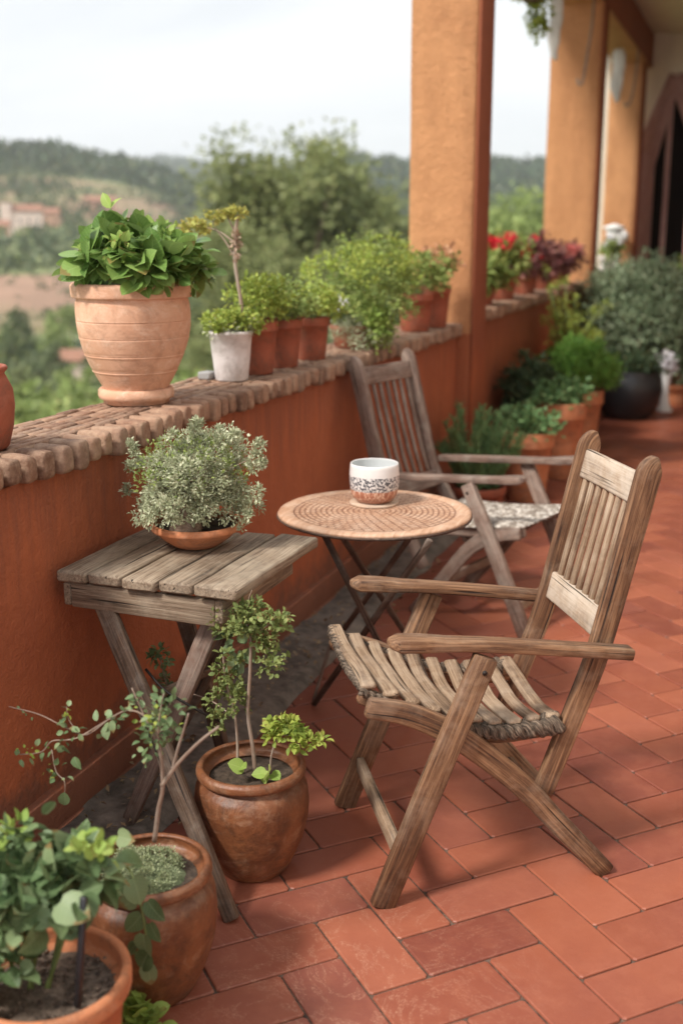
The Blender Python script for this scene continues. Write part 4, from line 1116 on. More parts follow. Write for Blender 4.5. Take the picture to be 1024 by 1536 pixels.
# white pot with a tall flaky stem
def white_pot():
    c = (-.125, 3.78, ZC+.001)
    t = potted('potted_plant', 'whitewashed pot on the coping, low yellow green leaves and one tall bare stem', c, flower_pot(.178, .082, .060, .06, .003), 'white_pot', .007, .16, group=GC)
    C = (c[0], c[1], c[2]+.198)
    cl = cloud(C, (.100, .100, .048), 95, 12, .018, .017, shell=.5, low=-.3, up=.3)
    foliage('leaves', 'ovate', cl[:4], M['l_yel'], t)
    cd = cloud((C[0], C[1], C[2]-.02), (.09, .09, .035), 40, 12, .018, .012, shell=.7, low=-.2, up=.1); foliage('undergrowth', 'small', cd[:4], M['l_silver'], t)
    s = MB(); P = lambda x, y: Yp(x, y, c[1]+.03)
    main = smooth_pts([P(366, 500), P(362, 455), P(356, 420), P(352, 385), P(354, 345), P(357, 322)], 4)
    tube(s, main, [.0062, .006, .0056]+[.0055+.0020*abs(math.sin(i*1.9)) for i in range(len(main)-3)], 7)
    for a in ([P(352, 385), P(338, 362), P(325, 345), P(318, 330)], [P(353, 365), P(330, 348), P(305, 340), P(292, 338)], [P(354, 350), P(346, 335), P(340, 322)]):
        tube(s, smooth_pts(a, 4), [.0038-.0002*i for i in range(len(smooth_pts(a, 4)))], 6)
    s.build('tall_stem', M['stem'], t)
    tf = [cloud(P(x, y), (.030*k, .030*k, .022*k), 12, 9, .010, .015, shell=.2, low=-.6) for x, y, k in ((357, 322, .9), (320, 328, .9), (296, 338, 1.1), (307, 345, .8), (341, 322, .4), (276, 345, 1.0))]
    foliage('tufts', 'ovate', cat_clouds(*tf), leafmat('reddish_tuft', (.34, .22, .07), (.38, .36, .09), (.48, .50, .14), .3), t)
    fk = cloud(P(353, 368), (.010, .010, .05), 26, 7, .008, .016, shell=.5, low=-1, up=-.2); foliage('dry_flakes', 'small', fk[:4], leafmat('dry_bark_flake', (.30, .20, .13), (.42, .30, .22), (.52, .40, .3), .1), t)
white_pot()
gs = MB(); sweep(gs, [(-.215, 3.73, ZC+.0155), (-.215, 3.80, ZC+.0155)], .05, .028, side=(1, 0, 0), b=.006, wob=.003)
tag(gs.build('stone_block', M['grey_stone']), 'small grey stone block on the coping beside the whitewashed pot', 'stone')

def herb_pot(label, c, h, rt, rb, matp, lm, rad, up_, n=80, per=14, ls=.018, kind='ovate', extra=None, name='potted_herb', group=GC):
    t = potted(name, label, c, flower_pot(h, rt, rb), matp, .008, h*.88, group=group)
    C = (c[0], c[1], c[2]+h+up_)
    cl = cloud(C, rad, n, per, .026*max(1, rad[0]/.12), ls, shell=.35, low=-.55, up=.35)
    foliage('leaves', kind, cl[:4], M[lm], t)
    s = MB(); stems(s, (c[0], c[1], c[2]+h*.85), cl[4][::4], .0028); s.build('stems', M['stem_green'], t)
    if extra: extra(t, C)
    return t
herb_pot('red terracotta pot directly behind the whitewashed pot, under loose green leaves', (-.118, 3.99, ZC+.001), .198, .085, .062, 'pot_red', 'l_yel', (.12, .11, .095), .07)
herb_pot('red terracotta pot with bright green leaves, third pot beyond the big round one', (-.112, 4.225, ZC+.001), .190, .086, .062, 'pot_red', 'l_mid', (.13, .13, .08), .06, 110, 14)
herb_pot('small red terracotta pot wedged between the herb pots and the billowing bush', (-.10, 4.52, ZC+.001), .175, .078, .058, 'pot_red', 'l_yel', (.12, .13, .07), .06)
# the big billowing bush
def bush():
    c = (-.105, 5.08, ZC+.001)
    t = potted('potted_bush', 'large billowing light green bush spilling over a mossy low pot on the coping', c, flower_pot(.10, .115, .09), 'pot_red', .012, .09, 'moss', group=GC)
    C = (c[0]+.01, c[1]+.14, c[2]+.235)
    a = cloud(C, (.21, .44, .17), 230, 20, .034, .017, shell=.35, low=-.55, up=.4, irr=.22)
    b = cloud((C[0]-.01, C[1]+.22, C[2]+.10), (.16, .24, .17), 90, 20, .034, .017, shell=.4, low=-.3, up=.4, irr=.25)
    foliage('leaves', 'ovate', cat_clouds(a, b), M['l_mid'], t)
    y = cloud((C[0]-.02, C[1], C[2]+.05), (.21, .44, .18), 110, 14, .028, .018, shell=.85, low=.1, up=.5, irr=.25); foliage('young_leaves', 'ovate', y[:4], M['l_yel'], t)
    ms = cloud((c[0]+.045, c[1]+.02, c[2]+.07), (.14, .26, .065), 190, 20, .02, .010, shell=.6, low=-.7); foliage('moss', 'small', ms[:4], M['l_silver'], t)
    d = cloud((c[0]+.135, c[1]-.05, c[2]+.10), (.065, .09, .11), 90, 14, .03, .019, shell=.2, low=-.9); foliage('drooping_shoots', 'ovate', d[:4], M['l_new'], t)
    s = MB(); stems(s, (c[0], c[1], c[2]+.1), a[4][::6], .004); s.build('stems', M['stem_green'], t)
    f = Yp(512, 452, 4.86); fl = cloud(f, (.012, .012, .012), 5, 4, .012, .032, shell=.1, low=-1); foliage('flower', 'ovate', fl[:4], M['f_white'], t)
bush()
herb_pot('first of two dark red pots just before the nearest pillar, with pink tinged leaves', (-.08, 6.0, ZC+.001), .20, .10, .075, 'pot_red', 'l_mid', (.14, .12, .13), .09, 70, 10, .024)
def pk(t, C):
    p = cloud((C[0]+.02, C[1], C[2]+.02), (.13, .12, .10), 30, 7, .02, .026, shell=.7, low=0); foliage('pink_leaves', 'ovate', p[:4], M['l_pink'], t)
herb_pot('second dark red pot touching the nearest pillar, with pale pink leaf tips', (-.06, 6.30, ZC+.001), .23, .10, .075, 'pot_red', 'l_mid', (.13, .12, .10), .08, 60, 10, .024, extra=pk)
# ---- silver thyme in a shallow bowl on the side table
def thyme():
    b = Zp(295, 817, .752); c = (b.x, b.y, .7535)
    t = potted('bowl_of_thyme', 'dome of tiny silvery thyme leaves in a shallow terracotta bowl on the plank table', c,
               [(.060, 0), (.066, .003), (.095, .024), (.113, .042), (.1165, .045), (.124, .047), (.1255, .052), (.125, .060), (.122, .063)], 'pot', .009, .048, wob=.012)
    C = (c[0]-.003, c[1], c[2]+.182)
    a = cloud(C, (.162, .158, .122), 470, 34, .016, .0102, shell=.62, low=-.62, up=.35, irr=.22)
    a2 = cloud(C, (.12, .12, .10), 160, 30, .02, .0095, shell=.2, low=-.8, up=.35)
    b_ = cloud((C[0], C[1], C[2]-.07), (.135, .135, .07), 120, 28, .017, .0095, shell=.72, low=-.4, up=.0, droop=.3)
    foliage('leaves', 'small', cat_clouds(a, a2, b_), M['l_silver'], t)
    g = cloud((C[0], C[1], C[2]+.0), (.156, .154, .118), 190, 6, .014, .010, shell=.93, low=.0, up=.6); foliage('green_tips', 'small', g[:4], M['l_mid'], t)
    sp = []
    for x, y in ((290, 645), (293, 655), (203, 680), (208, 695), (385, 680), (380, 700), (330, 662), (245, 668), (196, 700), (196, 672), (390, 668), (392, 690), (296, 637), (350, 650), (262, 652), (388, 740), (192, 735), (365, 785), (372, 770)):
        sp.append(cloud(Yp(x, y, c[1]-.02), (.010, .01, .017), 12, 12, .008, .010, shell=.2, low=-1, up=.5))
    foliage('sprigs', 'small', cat_clouds(*sp), M['l_silver'], t)
    s = MB(); random.seed(4)
    for q in list(a[4][::4])+[Yp(x, y, c[1]-.02) for x, y in ((290, 648), (203, 684), (385, 684), (330, 664))]:
        tube(s, smooth_pts([(c[0]+random.uniform(-.03, .03), c[1]+random.uniform(-.03, .03), c[2]+.07), Vector((C[0], C[1], C[2]-.03)).lerp(Vector(q), .45), Vector(q)], 3), .0013, 4)
    s.build('stems', M['stem'], t)
    k = MB(); lathe(k, [(0, .0), (.040, .0), (.046, .014), (.043, .030), (.030, .046), (.018, .062), (.012, .085), (0, .09)], (c[0]+.002, c[1]-.065, c[2]+.046), 28, .12); k.build('root_crown', M['bark'], t)
thyme()
# ---- jars on the floor
def sprig_leaves(pts, n, size, spread, rngs=None):
    pts = [Vector(p) for p in pts]; O = []; D = []; U = []
    L = smooth_pts(pts, 6)
    for i in range(n):
        u = rng.random()*(len(L)-1); k = int(u); p = L[k].lerp(L[min(k+1, len(L)-1)], u-k)
        d = (L[min(k+1, len(L)-1)]-L[k]).normalized()
        s = rng.normal(size=3); O.append(np.array(p)+s*spread); D.append(np.array(d)*.5+s*.7+np.array((0, 0, -.1))); U.append(rng.normal(size=3)*.5+np.array((0, -.5, .8)))
    return np.array(O), np.array(D), np.array(U), size*(.6+.7*rng.random(n))
PA = (.562, 1.880, .001); PB = (.565, 2.395, .001); PC = (.575, 1.490, .001)
GJ = 'round bellied terracotta jars on the floor'
def jar_a():
    t = potted('potted_sapling', 'bulging brown terracotta jar with thin twisting stem over a moss mound, beside the ivy pot', PA, round_jar(.292, .142, .133, .088), 'pot_old', .015, .262, 'soil', group=GJ, wob=.02)
    ms = MB(); n = 28; vs = []; fs = []
    cx, cy, cz = PA[0]-.01, PA[1]-.005, PA[2]+.262
    for i in range(9):
        for j in range(n):
            rr = .088*i/8; a = 2*PI*j/n; rr2 = rr*(1+.16*noise.noise(Vector((math.cos(a), math.sin(a), 2))))
            q = Vector((cx+rr2*math.cos(a), cy+rr2*math.sin(a), cz+.034*(1-(i/8)**2)**.7-.003+.005*noise.noise(Vector((rr2*math.cos(a)*50, rr2*math.sin(a)*50, 1))))); vs.append(q)
    for i in range(8):
        for j in range(n): fs.append((i*n+j, i*n+(j+1) % n, (i+1)*n+(j+1) % n, (i+1)*n+j))
    ms.add(vs, fs); ms.build('moss_mound', M['moss'], t)
    m2 = cloud((cx, cy, cz+.012), (.086, .082, .026), 420, 22, .008, .0048, shell=.9, low=.0); foliage('moss_tufts', 'small', m2[:4], leafmat('pale_moss', (.14, .17, .07), (.26, .30, .15), (.46, .50, .32), .1), t)
    P = lambda x, y, d=0.0: Yp(x, y, PA[1]+d)
    s = MB()
    br = [([(232, 1262), (238, 1215), (244, 1185), (243, 1150), (237, 1110), (228, 1085)], .0056),
          ([(243, 1178), (256, 1160), (272, 1140), (300, 1112), (328, 1090)], .0050), ([(258, 1158), (268, 1120), (276, 1095), (283, 1070)], .0036),
          ([(237, 1115), (222, 1085), (208, 1055), (198, 1032)], .0022), ([(232, 1098), (214, 1072), (190, 1066), (165, 1078), (130, 1102), (100, 1092), (60, 1072), (14, 1060)], .0019),
          ([(165, 1078), (120, 1105), (100, 1110), (78, 1112), (62, 1128), (30, 1132)], .0016), ([(120, 1102), (104, 1080), (100, 1060)], .0014), ([(78, 1125), (85, 1158), (97, 1172), (97, 1195)], .0014), ([(236, 1110), (240, 1070), (246, 1040)], .0020)]
    for pts, r in br:
        L = smooth_pts([P(x, y, .0) for x, y in pts], 5); tube(s, L, [r*(1-.45*i/len(L)) for i in range(len(L))], 7)
    s.build('stem', M['stem'], t)
    lv = [sprig_leaves([P(228, 1125), P(236, 1090), P(232, 1065)], 80, .017, .015), sprig_leaves([P(248, 1110), P(252, 1070), P(262, 1050)], 34, .016, .014),
          sprig_leaves([P(222, 1085), P(198, 1032)], 9, .016, .004), sprig_leaves([P(215, 1072), P(165, 1078), P(130, 1100), P(100, 1092)], 22, .019, .007),
          sprig_leaves([P(100, 1110), P(62, 1128), P(30, 1132)], 12, .018, .006), sprig_leaves([P(104, 1080), P(100, 1060)], 7, .014, .004),
          sprig_leaves([P(80, 1120), P(85, 1158), P(97, 1172)], 12, .015, .008), sprig_leaves([P(60, 1072), P(30, 1066)], 5, .012, .004)]
    foliage('leaves', 'ovate', cat_clouds(*lv), M['l_ivy'], t)
    y_ = [sprig_leaves([P(100, 1062), P(104, 1078)], 8, .010, .004), sprig_leaves([P(28, 1132), P(80, 1115)], 9, .009, .006), sprig_leaves([P(240, 1100), P(234, 1062)], 30, .011, .014), sprig_leaves([P(70, 1152), P(95, 1172)], 8, .010, .006)]
    foliage('young_leaves', 'ovate', cat_clouds(*y_), M['l_yel'], t)
    bg = [(97, 1188, .034), (158, 1088, .026), (168, 1080, .024), (112, 1135, .026), (120, 1100, .018), (60, 1108, .018), (96, 1120, .022)]
    O = np.array([P(x, y, -.004) for x, y, s_ in bg]); D = rng.normal(size=(len(bg), 3))*.3+np.array((.1, 0, -.8)); U = np.array([(.2, -1, .4)]*len(bg))
    foliage('hanging_leaves', 'ovate', (O, D, U, np.array([b[2]*1.1 for b in bg])), M['l_ivy'], t)
jar_a()
def jar_b():
    t = potted('potted_sapling', 'bulging brown terracotta jar with upright curly leaved stem, directly below the plank table', PB, round_jar(.285, .146, .139, .090), 'pot_old', .016, .250, 'soil', group=GJ, wob=.02)
    P = lambda x, y, d=0.0: Yp(x, y, PB[1]+d)
    s = MB()
    for pts, r in (([(384, 1172), (379, 1120), (372, 1070), (375, 1010), (376, 960), (370, 935)], .0056), ([(356, 1165), (356, 1110), (350, 1060), (338, 1020), (335, 985)], .0040),
                   ([(376, 970), (392, 968), (405, 975)], .0022), ([(376, 955), (398, 940), (415, 930)], .0022), ([(405, 1160), (408, 1130), (420, 1105), (445, 1105), (475, 1113)], .0028), ([(374, 922), (373, 900), (378, 885)], .0012)):
        L = smooth_pts([P(x, y) for x, y in pts], 5); tube(s, L, [r*(1-.4*i/len(L)) for i in range(len(L))], 7)
    s.build('stem', M['stem'], t)
    tf = [cloud(P(x, y), (a*.0017, a*.0017, b*.0017), n, 10, .010, .0125, shell=.3, low=-.8, up=.3) for x, y, a, b, n in
          ((366, 930, 32, 17, 44), (378, 918, 18, 12, 16), (417, 928, 20, 18, 22), (402, 985, 28, 24, 18), (400, 960, 16, 16, 8), (386, 955, 14, 16, 8), (340, 1000, 22, 30, 18), (342, 1050, 28, 30, 32), (330, 940, 16, 18, 8), (322, 1085, 14, 14, 7))]
    foliage('curly_leaves', 'ovate', cat_clouds(*tf), leafmat('curly_leaf', (.08, .12, .03), (.16, .20, .06), (.30, .34, .12), .25), t)
    yl = [cloud(P(x, y), (a*.0017, a*.0017, b*.0017), n, 9, .009, .017, shell=.3, low=-.7, up=.4) for x, y, a, b, n in ((422, 1098, 22, 16, 24), (448, 1108, 20, 8, 14), (472, 1112, 12, 6, 8), (432, 1085, 12, 8, 8))]
    foliage('yellow_sprig', 'ovate', cat_clouds(*yl), M['l_yel'], t)
    B_ = [(365, 1152, .042, -.6, .35), (403, 1163, .044, .1, .6), (398, 1160, .034, -.9, .1), (408, 1160, .034, .9, .0), (362, 1150, .030, .5, .3), (398, 1156, .032, -.1, -.7)]
    O = np.array([P(x, y, -.03) for x, y, *_ in B_]); D = np.array([(a, -.45, b) for *_, a, b in B_]); U = np.array([(0, -.6, .8)]*len(B_))
    foliage('broad_leaves', 'ivy', (O, D, U, np.array([b[2] for b in B_])), M['l_new'], t)
    lv = [cloud(Yp(x, y, 2.52), (.030, .02, .026), n, 8, .010, .016, shell=.3, low=-.8, up=.1) for x, y, n in ((252, 1030, 16), (240, 985, 10), (262, 1062, 8))]
    vn = MB(); L = smooth_pts([P(350, 1075, .03), Yp(318, 1052, 2.48), Yp(285, 1040, 2.5), Yp(255, 1035, 2.52), Yp(240, 985, 2.52)], 5); tube(vn, L, .0018, 5); vn.build('side_shoot', M['stem'], t)
    foliage('shoot_leaves', 'ovate', cat_clouds(*lv), M['l_ivy'], t)
    wl = [cloud(P(352, 965, .04), (.014, .014, .045), 7, 4, .01, .042, shell=.4, low=-1, up=-.5)]
    foliage('wide_leaves', 'ovate', cat_clouds(*wl), M['l_ivy'], t)
jar_b()
def pot_c():
    t = potted('potted_ivy', 'terracotta pot of gravelly soil with rounded ivy leaves, nearest the camera at the lower left', PC, flower_pot(.30, .150, .105, .10, .012), 'pot', .018, .262, 'gravel', wob=.012)
    P = lambda x, y, d=0.0: Yp(x, y, PC[1]+d)
    m = [cloud(P(x, y, d), (a*.00118, .07, b*.00118), n, 4, .024, .038, shell=.25, low=-.8, up=.1) for x, y, a, b, n, d in
         ((50, 1320, 80, 42, 34, 0), (120, 1295, 55, 24, 16, .06), (15, 1300, 45, 40, 18, .0), (25, 1365, 50, 34, 18, -.06), (110, 1325, 45, 22, 12, 0), (15, 1450, 28, 40, 12, -.05), (30, 1255, 40, 14, 4, .02), (55, 1375, 40, 20, 8, -.04))]
    foliage('leaves', 'ivy', cat_clouds(*m), M['l_ivy'], t)
    yl = [cloud(P(x, y), (.03, .03, .02), 6, 4, .013, .020, shell=.2, low=-.8, up=.3) for x, y in ((10, 1255), (140, 1268), (30, 1390))]
    foliage('young_leaves', 'ivy', cat_clouds(*yl), M['l_new'], t)
    # runner hanging down over the next jar
    yr = PA[1]-.162
    Q = lambda x, y, d=0.0: Yp(x, y, yr+d)
    run = [P(110, 1330, .02), P(150, 1300, .12), Q(190, 1300, .02), Q(206, 1335), Q(216, 1385, -.01), Q(222, 1430, -.012), Q(218, 1470, -.012)]
    s = MB(); L = smooth_pts(run, 5); tube(s, L, .0024, 6)
    for x0, y0, x1, y1, d in ((40, 1500, 60, 1300, 0), (60, 1500, 110, 1330, .02), (50, 1490, 20, 1370, -.03), (20, 1450, -10, 1400, -.05), (70, 1490, 100, 1260, .05)):
        L = smooth_pts([P(x0, y0+10), P((x0+x1)/2+8, (y0+y1)/2, d/2), P(x1, y1, d)], 5); tube(s, L, .0042, 6)
    s.build('stem', M['stem_green'], t)
    lf = [(150, 1285, .050, -.3, .3, .05), (178, 1255, .050, .9, .2, .02), (145, 1290, .042, .5, .6, .02), (172, 1288, .046, .2, -.7, .02), (188, 1328, .050, -.7, -.5, 0), (200, 1318, .060, .55, -.75, 0), (205, 1345, .052, -.6, -.8, 0), (222, 1352, .058, .7, -.7, 0),
          (212, 1372, .058, -.5, -.85, 0), (225, 1385, .050, .5, -.9, 0), (216, 1402, .060, .0, -1, -.008), (222, 1430, .050, -.5, -.9, -.01), (222, 1445, .052, .3, -1, -.01), (205, 1415, .036, -.7, -.8, 0), (160, 1320, .050, .4, -.7, .02), (120, 1270, .055, .4, .4, .03)]
    O = np.array([Q(x, y, d-.004) for x, y, _, a, b, d in lf]); D = np.array([(a, -.28, b) for _, _, _, a, b, _ in lf]); U = np.array([(.25*(i % 3-1), -1, .55) for i in range(len(lf))])
    foliage('trailing_leaves', 'ivy', (O, D, U, np.array([l[2]*.84 for l in lf])), M['l_ivy'], t)
    st = MB(); a = P(117, 1512, -.06); b = P(126, 1345, -.045); sweep(st, [a, b], .012, .009, side=(1, 0, 0), b=.002)
    tag(st.build('plant_stake', M['black']), 'flat black stake pushed into the ivy pot at the lower left', 'stake')
    # pebbles
    pb = MB(); random.seed(9)
    for i in range(230):
        rr = .125*math.sqrt(random.random()); a = random.uniform(0, 2*PI); r0 = random.uniform(.0025, .006)
        lathe(pb, [(0, -r0*.6), (r0, -r0*.2), (r0*.9, r0*.35), (0, r0*.65)], (PC[0]+rr*math.cos(a), PC[1]+rr*math.sin(a), PC[2]+.2665), 6, .3)
    pb.build('pebbles', M['gravel'], t)['kind'] = 'stuff'
pot_c()
# low plant peeping up at the bottom edge between the jars
def low_plant():
    c = Zp(205, 1545, 0)
    t = thing('low_plant', 'low green leafy plant on the floor tiles, cut by the bottom edge of the photo', 'plant', (c.x, c.y, 0))
    s = MB(); tips = []
    m = cloud((c.x, c.y, .030), (.055, .04, .035), 16, 4, .014, .036, shell=.4, low=0, up=.4); foliage('leaves', 'ivy', m[:4], M['l_new'], t)
    stems(s, (c.x, c.y, .0), m[4], .0016); s.build('stems', M['stem_green'], t)
low_plant()

# ================================================================ FAR END OF THE TERRACE
GF = 'pots standing on the floor along the far parapet'
def floor_pot(label, c, h, rt, rb, leaf, rad, up_, n, per, ls, kind='ovate', low=-.4, name='potted_plant', mat_='pot', shell=.4):
    t = potted(name, label, (*c, .001), flower_pot(h, rt, rb, .2, .012), mat_, .015, h*.9, group=GF)
    C = (c[0], c[1], h+up_)
    cl = cloud(C, rad, n, per, .05, ls, shell=shell, low=low, up=.4); foliage('leaves', kind, cl[:4], M[leaf], t)
    s = MB(); stems(s, (c[0], c[1], h*.9), cl[4][::5], .004); s.build('stems', M['stem_green'], t); return t
floor_pot('tall terracotta pot of bright feathery green leaves, farthest of the floor row', (.50, 8.30), .47, .17, .12, 'l_fern', (.23, .27, .20), .14, 170, 30, .030, 'small', name='potted_fern')
floor_pot('wide rimmed terracotta pot in the middle of the floor row, with low green leaves', (.50, 7.45), .50, .17, .12, 'l_rose', (.17, .18, .10), .03, 60, 16, .03)
floor_pot('nearest terracotta pot of the floor row, half hidden by the armrests', (.43, 6.72), .42, .16, .115, 'l_rose', (.16, .16, .09), .04, 50, 14, .032)
def rosemary():
    c = (.27, 6.12)
    t = potted('potted_rosemary', 'upright spiky rosemary on the floor in front of the nearest pillar', (*c, .001), flower_pot(.20, .16, .12), 'pot_red', .012, .18, group=GF)
    s = MB(); O = []; D = []; U = []; S = []; random.seed(3)
    for i in range(44):
        a = random.uniform(0, 2*PI); rr = .22*math.sqrt(random.random()); h = random.uniform(.38, .70)*(1-.25*rr/.22)
        b = Vector((c[0]+rr*.5*math.cos(a), c[1]+rr*.5*math.sin(a), .19)); e = Vector((c[0]+rr*math.cos(a)*1.2, c[1]+rr*math.sin(a)*1.2, h+.04))
        L = smooth_pts([b, b.lerp(e, .5)+Vector((0, 0, .03)), e], 4); tube(s, L, .003, 5)
        for k in range(150):
            u = random.random(); p = b.lerp(e, u)+Vector((0, 0, .03*4*u*(1-u))); an = random.uniform(0, 2*PI)
            O.append(p); D.append((math.cos(an)*.7, math.sin(an)*.7, .9)); U.append((math.cos(an+1), math.sin(an+1), .3)); S.append(random.uniform(.028, .05))
    s.build('stems', M['stem_green'], t)
    foliage('needles', 'needle', (np.array(O), np.array(D), np.array(U), np.array(S)*1.15), M['l_rose'], t)
rosemary()
def floor_bush(name, label, c, rad, zc, leaf, n, per, ls, kind='small', group=None, base='trunk'):
    t = thing(name, label, 'bush', (c[0], c[1], 0), 0, group)
    cl = cloud((c[0], c[1], zc), rad, n, per, .09*max(.5, rad[0]/.5), ls, shell=.3, low=-.85, up=.3); foliage('leaves', kind, cl[:4], M[leaf], t)
    s = MB(); stems(s, (c[0], c[1], .0), cl[4][::6], .007, .2); s.build('branches', M['bark'], t); return t
floor_bush('dark_shrub', 'very dark low shrub on the floor against the far parapet', (.24, 7.75), (.18, .42, .30), .44, 'l_dark', 220, 26, .04)
floor_bush('tall_shrub', 'big grey green shrub behind the round black tub at the far end of the terrace', (.66, 11.2), (.58, .5, .46), .82, 'l_grey', 520, 34, .05)
floor_bush('tall_shrub', 'grey green shrub running out of the right edge of the photo at the far end', (1.40, 11.8), (.55, .55, .48), .76, 'l_grey', 360, 34, .05)
floor_bush('leafy_shrub', 'green shrub right in front of the pointed doorway', (1.12, 14.2), (.45, .4, .45), .95, 'l_mid', 120, 24, .07)
def wispy():
    c = (.32, 8.95)
    t = potted('potted_wildflower', 'tall wispy plant with thin stalks and yellow green buds against the far parapet', (*c, .001), flower_pot(.30, .16, .12), 'pot_red', .014, .27, group=GF)
    s = MB(); fl = []; random.seed(12)
    for i in range(26):
        a = random.uniform(0, 2*PI); rr = random.uniform(.08, .42); h = random.uniform(.75, 1.32)
        b = Vector((c[0]+random.uniform(-.06, .06), c[1]+random.uniform(-.06, .06), .27)); e = Vector((c[0]+rr*.6*math.cos(a), c[1]+rr*math.sin(a)*1.2, h))
        L = smooth_pts([b, b.lerp(e, .55)+Vector((0, 0, .12)), e], 4); tube(s, L, .0045, 5)
        fl.append(cloud(e, (.03, .03, .035), 5, 6, .02, .028, shell=.2, low=-1)); fl.append(cloud(b.lerp(e, .6)+Vector((0, 0, .1)), (.05, .05, .12), 8, 5, .02, .03, shell=.2, low=-1))
    s.build('stalks', M['stem_green'], t); foliage('buds', 'small', cat_clouds(*fl), M['l_yel'], t)
    l = cloud((c[0], c[1], .5), (.22, .3, .22), 80, 18, .05, .045, shell=.3, low=-.6); foliage('leaves', 'small', l[:4], M['l_fern'], t)
wispy()
def tub():
    c = (.66, 10.1, .001)
    t = potted('black_tub', 'round black tub under the big grey green shrub', c, [(.17, 0), (.20, .02), (.27, .15), (.29, .26), (.275, .36), (.25, .40), (.255, .415)], 'black', .02, .37, wob=.01)
    l = cloud((c[0], c[1], .44), (.26, .26, .12), 90, 20, .05, .04, shell=.5, low=-.3); foliage('leaves', 'small', l[:4], M['l_dark'], t)
tub()
floor_c = Zp(1006, 606)
floor_pot('small orange terracotta pot at the right edge near the white vase', (1.02, 11.02), .20, .16, .12, 'l_grey', (.2, .2, .16), .1, 50, 20, .05)
def vase():
    c = Vector((.935, 10.6, 0))
    t = thing('white_vase', 'slim white vase of white blossoms on the floor, right of the black tub', 'vase', (c.x, c.y, .001))
    mb = MB(); lathe(mb, [(0, 0), (.075, 0), (.078, .01), (.05, .05), (.034, .13), (.032, .22), (.045, .30), (.05, .33), (.045, .335), (.025, .3), (0, .29)], (c.x-.0, c.y, .001), 28); mb.build('vase', M['white'], t)
    f = [cloud((c.x-.02, c.y, .44), (.085, .08, .08), 22, 9, .03, .042, shell=.4, low=-.6)]; foliage('blossoms', 'ovate', cat_clouds(*f), M['f_white'], t)
    f = [cloud((c.x-.0, c.y, .66), (.10, .09, .10), 8, 5, .03, .045, shell=.6, low=-.6)]; foliage('upper_leaves', 'ovate', cat_clouds(*f), M['l_grey'], t)
    s = MB(); stems(s, (c.x, c.y, .3), [(c.x-.05, c.y, .48), (c.x+.03, c.y, .5), (c.x, c.y, .66), (c.x-.06, c.y, .70)], .004); s.build('stems', M['stem_green'], t)
vase()
# flowers along the far parapet
GR = 'flower pots on the coping of the far parapet'
def flower_box(label, y, leaf, fm, rad, up_, nf, x=-.10, r=.10, h=.16, fsize=.05, name='potted_geranium'):
    c = (x, y, 1.101); t = potted(name, label, c, flower_pot(h, r, r*.75), 'pot_red', .01, h*.9, group=GR)
    C = (x, y, c[2]+h+up_)
    cl = cloud(C, rad, 70, 14, .05, .045, shell=.3, low=-.6, up=.4); foliage('leaves', 'ovate', cl[:4], M[leaf], t)
    if nf:
        for _ in range(nf):
            f = cloud((C[0]+float(np.clip(rng.normal(), -1.4, 1.4))*rad[0]*.6, C[1]+float(np.clip(rng.normal(), -1.4, 1.4))*rad[1]*.6, C[2]+rad[2]*rng.uniform(.3, 1.0)), (.035, .035, .03), 10, 7, .022, fsize*.7, shell=.3, low=-1)
            foliage('flower_head', 'ovate', f[:4], M[fm], t)
    s = MB(); stems(s, (x, y, c[2]+h*.9), cl[4][::5], .004); s.build('stems', M['stem_green'], t)
flower_box('pot of green leaves with a white flower, nearest on the far parapet', 7.65, 'l_mid', 'f_white', (.15, .16, .10), .04, 1, fsize=.05)
flower_box('red geraniums in the second pot along the far parapet', 8.35, 'l_mid', 'f_red', (.18, .24, .16), .12, 10, fsize=.045)
flower_box('dark leaved plant with a few red flowers in the third pot along the far parapet', 9.15, 'l_purple', 'f_red', (.18, .24, .16), .10, 4, fsize=.042)
flower_box('dark purple leaved plant with a few pink flowers on the far parapet', 9.95, 'l_purple', 'f_pink', (.20, .26, .15), .08, 4, name='potted_coleus')
flower_box('low purple red leaves in the last pot before the middle pillar', 10.8, 'l_purple', 'f_pink', (.17, .26, .12), .06, 3, name='potted_coleus')
parapet(11.83, 15.58, 'farthest stretch of parapet wall between the middle and the last pillar', 1.10)
